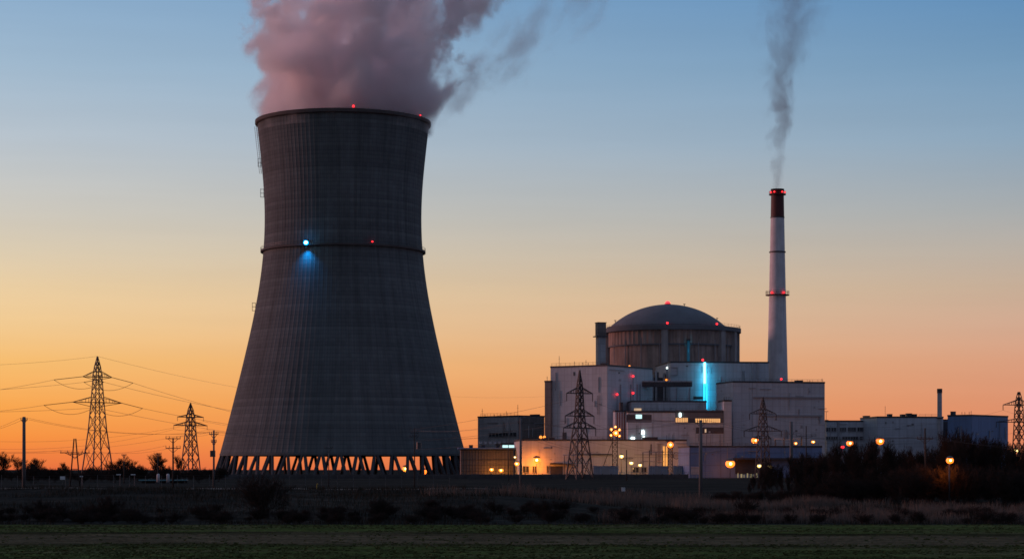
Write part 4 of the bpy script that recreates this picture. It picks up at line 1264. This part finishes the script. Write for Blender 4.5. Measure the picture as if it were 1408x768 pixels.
lamp(612, 650, 960, 1.0, 'lamporange', 'right of three amber lamps seen between the cooling tower legs')


def mast(px, Y, pytop, lamps_, label, legw=.9, left_leg=False):
    x = xat(px, Y); b = gz(x, Y); t = thing('floodlight_mast', (x, Y, b), label, 'floodlight mast', 'floodlight masts'); H_ = zat(pytop, Y) - b
    mb = MB(); n = 11
    for i in range(n):
        z0, z1 = H_ * i / n, H_ * (i + 1) / n
        for k in range(4):
            c = ((-1, -1), (1, -1), (1, 1), (-1, 1)); p, q = c[k], c[(k + 1) % 4]
            mb.beam((p[0] * legw, p[1] * legw, z0), (p[0] * legw, p[1] * legw, z1), .2)
            mb.beam((p[0] * legw, p[1] * legw, z0), (q[0] * legw, q[1] * legw, z1), .12)
            mb.beam((p[0] * legw, p[1] * legw, z1), (q[0] * legw, q[1] * legw, z1), .12)
    mb.build('lattice_body', M['pylon'], t)
    if left_leg: MB().beam((-5.5, 0, 0), (-legw, 0, H_ * .75), .22).build('stay', M['pylon'], t)
    MB().box(-1.6, 1.6, -.6, .6, H_ - .1, H_ + .15).build('platform', M['pylon'], t)
    for qx, qy, r, k in lamps_:
        p = P(qx, qy, Y) - Vector((x, Y, b))
        hd_ = MB().box(p.x - r, p.x + r, -.55, -.2, p.z - r, p.z + r * 1.2).build('floodlight', M['steel'], t)
        MB().sphere((p.x, -.85, p.z), r, 12, 8).build('bulb', M[k], hd_, True)
        core_and_light(hd_, (p.x, -.85, p.z), r, k, .8)
    return t


mast(845.5, 745, 590, ((846.5, 595, .95, 'lamporange'), (840.5, 590, .5, 'lampamber'), (846, 586.5, .45, 'lampamber'), (851.5, 590.5, .5, 'lampamber'), (840, 598, .45, 'lampamber'), (851.5, 599, .45, 'lampamber')),
     'lattice floodlight mast with a cluster of orange lamps beside the tall white block', .85, True)
mast(921.5, 742, 606, ((921.5, 611, 1.05, 'lamporange'),), 'lattice floodlight mast with one bright orange lamp before the glowing wall bars', .75)
mb = MB()
mst = [o for o in COL.objects if o.name.startswith('floodlight_mast')][-1]
for q in (-1.2, -.4, .9): MB().beam((q, .2, zat(606, 742) - G0), (q, .2, zat(594 + 3 * abs(q), 742) - G0), .12).build('antenna', M['pylon'], mst)
MB().lathe([(1.0, -.12), (1.2, -.12), (1.2, .12), (1.0, .12)], 18, close=True).build('dish_ring', M['steel'], mst).matrix_local = Matrix.Translation((2.1, -.2, zat(626, 742) - G0)) @ Matrix.Rotation(math.radians(90), 4, 'X')

# roof lamps in pairs on the edge of the hall roof
for px, lab in ((743.5, 'left of a pair of amber lamps on the left part of the hall roof'), (748.5, 'right of a pair of amber lamps on the left part of the hall roof')):
    p = P(px, 600.5, 792); t = thing('roof_lamp', (p.x, 792, D.h + G0), lab, 'lamp', 'plant lamps')
    MB().beam((0, 0, 0), (0, 0, p.z - D.h - G0 - .3), .14).build('lamp_post', M['steel'], t)
    MB().sphere((0, 0, p.z - D.h - G0), .55).build('bulb', M['lampamber'], t, True)
# small warm lamp on the roof of the tall block, before the drum
p = P(865.5, 499.5, 822)
t = thing('roof_lamp', (p.x, 822, A.h + G0), 'small warm lamp on the roof of the tall white block before the drum', 'lamp', 'plant lamps')
MB().beam((0, 0, 0), (0, 0, .5), .14).build('lamp_post', M['steel'], t)
MB().sphere((0, 0, .75), .38).build('bulb', M['lampamber'], t, True)

# low street lamps by the bank at the left
for px, py, lab in ((165, 652.5, 'left small unlit street lamp behind the bank, below the tall pylon'), (185, 652.5, 'right small unlit street lamp behind the bank, near the tall pylon'), (113, 655, 'small unlit street lamp with drooping head beside the double pole')):
    Y = 330; p = P(px, py, Y); b = gz(p.x, Y)
    t = thing('street_lamp', (p.x, Y, b), lab, 'lamp', 'unlit lamps behind the bank')
    MB().tube([(0, 0, 0), (0, 0, p.z - b)], .05, 6).build('lamp_post', M['fencewire'], t)
    MB().box(-.55, .1, -.12, .12, p.z - b, p.z - b + .14).build('lamp_head', M['white'], t)


# ------------------------------------------------------------------ yard: walls, fence, tanks, cabins
wl = thing('perimeter_wall', (xat(300, 640), 640, 2.2), 'dark concrete perimeter wall running before the cooling tower and plant', 'wall')
mb = MB()
x0, x1 = xat(240, 640), xat(946, 640)
n = 60
pan = MB(); pst = MB()
for i in range(n):
    a = x0 + (x1 - x0) * i / n - wl.location.x; b = x0 + (x1 - x0) * (i + 1) / n - wl.location.x
    h_ = 1.35 + .05 * random.random()
    pan.box(a + .12, b - .12, -.1, .1, -.3, h_)
pan.build('wall_panel', M['wallc'], wl)
for i in range(n + 1):
    a = x0 + (x1 - x0) * i / n - wl.location.x
    MB().box(a - .13, a + .13, -.16, .16, -.3, 1.62).build('wall_post', M['wallc'], wl)
fn = thing('fence', (0, 275, 0), 'thin wire mesh fence on pale posts along the crest of the bank', 'fence')
fx = [xat(px, 275) for px in range(-20, 640, 22)]
for i, x in enumerate(fx):
    b = gz(x, 275)
    MB().beam((x, 0, b - .2), (x, 0, b + 1.65 + random.uniform(-.05, .05)), .065).build('fence_post', M['fencewire'], fn)
mb = MB()
for h_ in (.15, .55, .95, 1.3, 1.6):
    for i in range(len(fx) - 1):
        mb.beam((fx[i], 0, gz(fx[i], 275) + h_), (fx[i + 1], 0, gz(fx[i + 1], 275) + h_), .014)
mb.build('fence_wire', M['fencewire'], fn)
fn2 = thing('fence', (0, 690, 2.25), 'pale rail fence before the low glowing patches of the plant', 'fence')
mb = MB()
for i in range(30):
    x = xat(820 + i * 5.5, 690); MB().beam((x, 0, 0), (x, 0, 1.9), .12).build('fence_post', M['frame'], fn2)
xa, xb = xat(820, 690), xat(820 + 29 * 5.5, 690)
for h_ in (.5, 1.2, 1.85): mb.beam((xa, 0, h_), (xb, 0, h_), .1)
mb.build('rail', M['frame'], fn2)
# containers / cabins
for px0, px1, lab in ((816, 850, 'left grey container cabin before the white hall, beside the lamp mast'), (892, 918, 'right grey container cabin at the foot of the glowing wall bars'), (926, 938, 'small narrow grey cabin at the right end of the white hall')):
    Y = 715; x0, x1 = xat(px0, Y), xat(px1, Y)
    t = thing('container_cabin', ((x0 + x1) / 2, Y, G0), lab, 'cabin', 'grey cabins in the yard'); w = (x1 - x0) / 2; h_ = zat(640.5, Y) - G0
    mb = MB().box(-w, w, 0, 2.6, .15, h_).build('body', M['clad2'], t)
    mb = MB()
    k = int(w * 2 / .5)
    for i in range(k + 1): mb.box(-w + i * 2 * w / max(k, 1) - .05, -w + i * 2 * w / max(k, 1) + .05, -.06, .01, .2, h_ - .1)
    mb.box(-w - .05, w + .05, -.1, 2.7, h_, h_ + .12)
    mb.build('corrugation', M['bluegrey'], t)
    MB().box(-w * .3, w * .3, -.1, -.06, .3, h_ * .8).build('door', M['frame'], t)
# pipe racks and a bus-bar gantry in the yard
for px0, px1, py, lab in ((776, 812, 626, 'steel pipe rack before the white hall, just left of the lamp cluster mast'), (884, 911, 622, 'steel pipe rack before the white hall, left of the glowing wall bars'), (1066, 1102, 604, 'steel gantry above the blue-grey low building, beside the slim pylon')):
    Y = 742 if py > 610 else 745; x0, x1 = xat(px0, Y), xat(px1, Y); w = (x1 - x0) / 2; h_ = zat(py, Y) - G0
    t = thing('pipe_rack', ((x0 + x1) / 2, Y, G0), lab, 'pipe rack', 'pipe racks in the yard')
    for i in range(4):
        u = -w + 2 * w * i / 3
        mb = MB()
        for v in (-.8, .8): mb.beam((u, v, 0), (u, v, h_ + (.9 if i % 2 else 0)), .22)
        mb.beam((u, -.9, h_), (u, .9, h_), .2).beam((u, -.9, h_ * .62), (u, .9, h_ * .62), .2)
        mb.build('rack_frame', M['steel'], t)
    for v, z in ((-.6, h_ + .25), (0, h_ + .25), (.5, h_ + .25), (-.3, h_ * .62 + .25)):
        MB().tube([(-w - .4, v, z), (w + .4, v, z)], .15, 8).build('pipe', M['clad2' if v else 'steel'], t, True)
# white tanks and a teal-roofed shelter at the left
for px, lab in ((217.5, 'left of two slim white tanks at the left, below the round bare tree'), (231, 'right of two slim white tanks at the left, beside the slim pole')):
    Y = 420; p = P(px, 660, Y); t = thing('storage_tank', (p.x, Y, gz(p.x, Y)), lab, 'tank', 'slim white tanks')
    h_ = zat(648.5, Y) - gz(p.x, Y)
    MB().lathe([(.02, .3), (.3, .3), (.3, h_ - .5), (.18, h_ - .35), (.02, h_ - .3)], 14).build('body', M['chim'], t, True)
    MB().box(-.35, .35, -.35, .35, 0, .3).build('plinth', M['wallc'], t)
Y = 430; p0, p1 = xat(192, Y), xat(258, Y)
t = thing('shelter', ((p0 + p1) / 2, Y, gz(0, Y)), 'long low shelter with a teal roof behind the bank at the left', 'shelter'); w = (p1 - p0) / 2; h_ = zat(659.5, Y) - gz(0, Y)
MB().box(-w, w, -1.2, 1.2, h_ - .12, h_ + .1).build('roof', M['teal'], t)
for q in (-.9, -.3, .3, .9): MB().beam((w * q, -1, 0), (w * q, -1, h_ - .1), .12).build('support_post', M['steel'], t)
MB().box(-w * .95, w * .95, .9, 1.05, 0, h_ - .12).build('back_wall', M['wallc'], t)
# small white notice board, yellow marker, white meter box
t = thing('notice_board', (xat(86, 340), 340, gz(xat(86, 340), 340)), 'small white board on a post behind the bank, right of the thick pole', 'sign'); h_ = zat(657, 340) - t.location.z
MB().beam((0, .05, 0), (0, .05, h_ + .3), .08).build('sign_post', M['steel'], t)
MB().box(-.38, .38, -.03, .03, h_ - .2, h_ + .32).build('sign_panel', M['white'], t)
t = thing('marker_post', (xat(435.5, 264), 264, gz(xat(435.5, 264), 264)), 'small bent yellow marker post on the bank before the tower', 'marker post')
MB().tube([(0, 0, -.1), (0, 0, .45)], .05, 6).build('post', M['yellow'], t)
MB().tube([(0, 0, .45), (.05, 0, .62), (.16, 0, .66)], .06, 6).build('bent_top', M['yellow'], t)
t = thing('meter_box', (xat(857, 330), 330, gz(xat(857, 330), 330)), 'small white meter box on the ground before the plant fence', 'meter box')
MB().box(-.28, .28, -.2, .2, .1, .62).build('body', M['white'], t); MB().box(-.31, .31, -.24, .23, .62, .7).build('lid', M['white'], t)
MB().box(-.22, .22, -.15, .15, -.1, .1).build('plinth', M['wallc'], t)


# ------------------------------------------------------------------ bare trees and shrubs
def grow(seed, h, kind):
    r = random.Random(seed); seg = []
    def rv(d, s):
        v = Vector((r.gauss(0, 1), r.gauss(0, 1), r.gauss(0, 1))); v -= v.project(d); v.normalize(); return (d + v * s).normalized()
    def br(p, d, L, rad, lv, mx):
        n = 4 if lv == 0 else 3
        for i in range(n):
            d2 = rv(d, .10 if lv == 0 else .2); d2.z += (.16 if kind == 'tree' else .07) if lv else .02; d2.normalize()
            q = p + d2 * (L / n); rr_ = rad * (1 - .22)
            seg.append((p, q, rad, rr_, lv))
            if lv < mx and (i > 0 or lv):
                for _ in range(r.choice(((2, 3), (2, 3), (2, 2), (1, 2))[min(lv, 3)])):
                    br(q, rv(d2, r.uniform(.35, .75) if kind == 'tree' else r.uniform(.45, .9)), L * r.uniform(.42, .66), rr_ * .55, lv + 1, mx)
            p, d, rad = q, d2, rr_
        if lv < mx: br(p, d, L * .55, rad * .8, lv + 1, mx)
    if kind == 'tree':
        br(Vector((0, 0, -.1)), Vector((0, 0, 1)), h * .42, h * .015, 0, 4)
    else:
        for k in range(8 if kind == 'bush' else 5):
            a = r.uniform(0, 6.28); s = r.uniform(.15, .75)
            br(Vector((r.uniform(-.25, .25), r.uniform(-.25, .25), -.05)), Vector((math.cos(a) * s, math.sin(a) * s, 1)).normalized(), h * r.uniform(.42, .6), h * .009, 1, 4)
    top = max(s[1].z for s in seg); k = h / top
    a = MB(); b = MB()
    for p, q, r0, r1, lv in seg:
        tgt = a if lv <= 1 else b
        mn = (.017 if lv <= 2 else .013)
        tgt.tube([p * k, q * k], [max(r0 * k, mn), max(r1 * k, mn * .8)], 3)
    return a, b


def proto(name, seed, h, kind):
    a, b = grow(seed, h, kind)
    o = bpy.data.objects.new(name, None); COL.objects.link(o)
    t = a.build('trunk' if kind == 'tree' else 'stems', M['bark'], o)
    c = b.build('crown', M['twig'], o)
    return o


PT = [proto('bare_tree', 11 + i, 7.0, 'tree') for i in range(5)]
PB_ = [proto('bare_bush', 31 + i, 4.0, 'bush') for i in range(4)]
used = set()


def plant(src, px, Y, h, label, group, cat, href, dz=0.0):
    x = xat(px, Y)
    o = src if src.name not in used else copy_tree(src)
    used.add(src.name) if o is src else None
    o.location = (x, Y, gz(x, Y) + dz); s = h / href
    o.scale = (s * random.uniform(.85, 1.2), s * random.uniform(.85, 1.2), s)
    o.rotation_euler = (0, 0, random.uniform(0, 6.28))
    return tag(o, label, cat, group)


r = random.Random(5)
# the belt on the right
LBT = 'bare leafless tree in the dark tree belt before the right-hand halls'
tops = [(1010, 655), (1040, 650), (1070, 640), (1100, 630), (1128, 618), (1150, 622), (1175, 610), (1200, 608), (1230, 610), (1260, 608), (1290, 602), (1312, 598), (1330, 606), (1360, 610), (1390, 612), (1420, 612), (1450, 615)]
def topat(px):
    for (a, ya), (b, yb) in zip(tops, tops[1:]):
        if px <= b: return ya + (yb - ya) * max(px - a, 0) / (b - a)
    return 612
px = 1030.0; i = 0
while px < 1450:
    Y = r.uniform(262, 330)
    ty = topat(px) + (r.uniform(-14, -5) if r.random() < .45 else r.uniform(-2, 14))
    h = max(zat(ty, Y) - gz(xat(px, Y), Y), 1.8)
    plant(PT[i % 5], px, Y, h, LBT, 'trees of the right-hand belt', 'tree', 7.0).scale.xy *= .8
    px += r.uniform(3.2, 7.5); i += 1
px = 985.0
while px < 1440:
    Y = r.uniform(252, 300)
    ty = topat(px) + r.uniform(24, 48)
    h = max(zat(min(ty, 676), Y) - gz(xat(px, Y), Y), 1.3)
    plant(PB_[i % 4], px, Y, h, 'dense bare bush filling the foot of the right-hand tree belt', 'bushes of the right-hand belt', 'bush', 4.0)
    px += r.uniform(4.0, 8.0); i += 1
# distant trees on the left
for px, py, Y, lab in ((4, 623, 560, 'round bare tree cut by the left edge of the picture'), (27, 632, 580, 'small bare tree left of the thick pole'), (50, 632, 590, 'bare tree right of the thick pole'), (46, 634, 620, 'slender bare tree behind the one right of the thick pole'), (88, 638, 640, 'tiny bare tree on the skyline left of the double pole'),
                       (163, 630, 560, 'bare tree just right of the tall left pylon'), (176, 634, 590, 'lower bare tree right of the short distant post'), (211, 625, 560, 'round bare tree above the slim white tanks'), (224, 630, 600, 'bare tree touching the round tree on its right'), (246, 628, 620, 'bare tree at the left foot of the small pylon'), (155, 636, 700, 'small bare tree seen through the legs of the tall pylon')):
    plant(PT[i % 5], px, Y, zat(py - 4, Y) - 2.25, lab, 'distant trees at the left', 'tree', 7.0).scale.xy *= 1.45; i += 1
    
px = -30
while px < 310:
    Y = r.uniform(430, 600); py = r.uniform(637, 650)
    plant(PB_[i % 4], px, Y, zat(py, Y) - 2.25 + .2, 'low bare bush in the dark hedge line behind the bank at the left', 'bushes behind the bank', 'bush', 4.0); i += 1
    px += r.uniform(4, 7)
# bushes at the foot of the bank
for px, h, lab in ((365, 4.5, 'large rounded bare bush at the field edge before the cooling tower'), (150, 2.6, 'bare bush at the field edge below the tall left pylon'), (527, 2.2, 'low brownish bush at the field edge before the tower\'s right leg row'), (748, 2.2, 'low bare bush at the field edge below the tall grey pole'), (1022, 2.4, 'bare bush at the field edge left of the tree belt'), (60, 1.9, 'low bare bush at the field edge below the thick pole'), (640, 1.7, 'low bare bush at the field edge right of the cooling tower'), (860, 1.6, 'low bare bush at the field edge before the lit plant yard')):
    o = plant(PB_[i % 4], px, 205 + r.uniform(0, 4), h, lab, 'bushes along the field edge', 'bush', 4.0); i += 1
    if px == 365: o.scale = (o.scale[2] * 1.25, o.scale[2] * 1.1, o.scale[2])
for k in range(200):
    px = r.uniform(-20, 1420); Y = r.uniform(196, 216)
    plant(PB_[i % 4], px, Y, r.uniform(.5, 1.5), 'scrubby little bush in the dark strip between field and bank', 'scrub bushes at the field edge', 'bush', 4.0).scale.xy *= 1.7; i += 1
for o in PT + PB_:
    if o.name not in used: bpy.data.objects.remove(o)


# ------------------------------------------------------------------ reeds and rough grass
def blades(name, m, n, xr, yr, hr, w, dens, label, thr):
    V, Fc = [], []; rr_ = random.Random(n); k = 0; tries = 0
    while k < n and tries < n * 12:
        tries += 1
        x = rr_.uniform(*xr); Y = rr_.uniform(*yr)
        if mnoise.noise((x * .10, Y * .14, 7.7)) + dens(x, Y) < thr: continue
        z = gz(x, Y); h = rr_.uniform(*hr) * (1 + .4 * mnoise.noise((x * .3, Y * .3, 2.2)))
        a = rr_.uniform(0, 6.28); lx, ly = rr_.gauss(0, .22) * h, rr_.gauss(0, .22) * h
        c, s = math.cos(a) * w / 2, math.sin(a) * w / 2
        o = len(V)
        V += [(x - c, Y - s, z - .03), (x + c, Y + s, z - .03), (x + lx * .5 + c * .6, Y + ly * .5 + s * .6, z + h * .6), (x + lx * .5 - c * .6, Y + ly * .5 - s * .6, z + h * .6), (x + lx, Y + ly, z + h)]
        Fc += [(o, o + 1, o + 2, o + 3), (o + 3, o + 2, o + 4)]
        k += 1
    me = bpy.data.meshes.new(name); me.from_pydata(V, [], Fc); me.update(); me.materials.append(m)
    ob = bpy.data.objects.new(name, me); COL.objects.link(ob)
    return tag(ob, label, 'grass', kind='stuff')


blades('reeds', M['reed'], 30000, (-12, 68), (199, 240), (.5, 1.25), .055, lambda x, Y: (.30 if 199 < Y < 205 and x > 18 else (.22 * sm(-9, 8, x) - .25 * (1 - sm(-9, 8, x)) if 222 < Y < 232 and x < 30 else -.12 - .3 * (1 - sm(-8, 14, x)))) , 'pale dry reeds along the foot of the bank on the right', .12)
blades('rough_grass', M['rough'], 42000, (-68, 66), (193.5, 262), (.2, .6), .05, lambda x, Y: .15, 'dark rough grass covering the bank', .0)


def crop(n):
    V, Fc = [], []; q = random.Random(4)
    for k in range(n):
        Y = 112 + 80 * q.random() ** 1.1; x = q.uniform(-1, 1) * Y * .27
        row = round(Y / .9) * .9 + q.gauss(0, .16); Y = row if q.random() < .7 else Y
        if mnoise.noise((x * .06, Y * .2, 3.3)) + .5 * mnoise.noise((x * .5, Y * .9, 1.0)) < -.12: continue
        if Y > 191.5 or 140 < Y + .07 * x < 167 and q.random() < .85: continue
        z = fz(x, Y); h = q.uniform(.04, .12); w = q.uniform(.05, .12); a = q.uniform(-.8, .8); o = len(V)
        c, s_ = math.cos(a) * w, math.sin(a) * w
        V += [(x - c, Y - s_, z - .02), (x + c, Y + s_, z - .02), (x + c * 1.6 + q.gauss(0, .04), Y, z + h), (x + q.gauss(0, .05), Y, z + h * .6), (x - c * 1.6 + q.gauss(0, .04), Y, z + h * q.uniform(.7, 1.1))]
        Fc += [(o, o + 1, o + 2, o + 3), (o, o + 3, o + 4)]
    me = bpy.data.meshes.new('crop_grass'); me.from_pydata(V, [], Fc); me.update()
    me.materials.append(mat('crop_blade', (.10, .112, .045), 1.0, var=.55, scale=.35))
    ob = bpy.data.objects.new('crop_grass', me); COL.objects.link(ob)
    tag(ob, 'short green crop growing in rows across the field in front', 'crop', kind='stuff')


crop(26000)
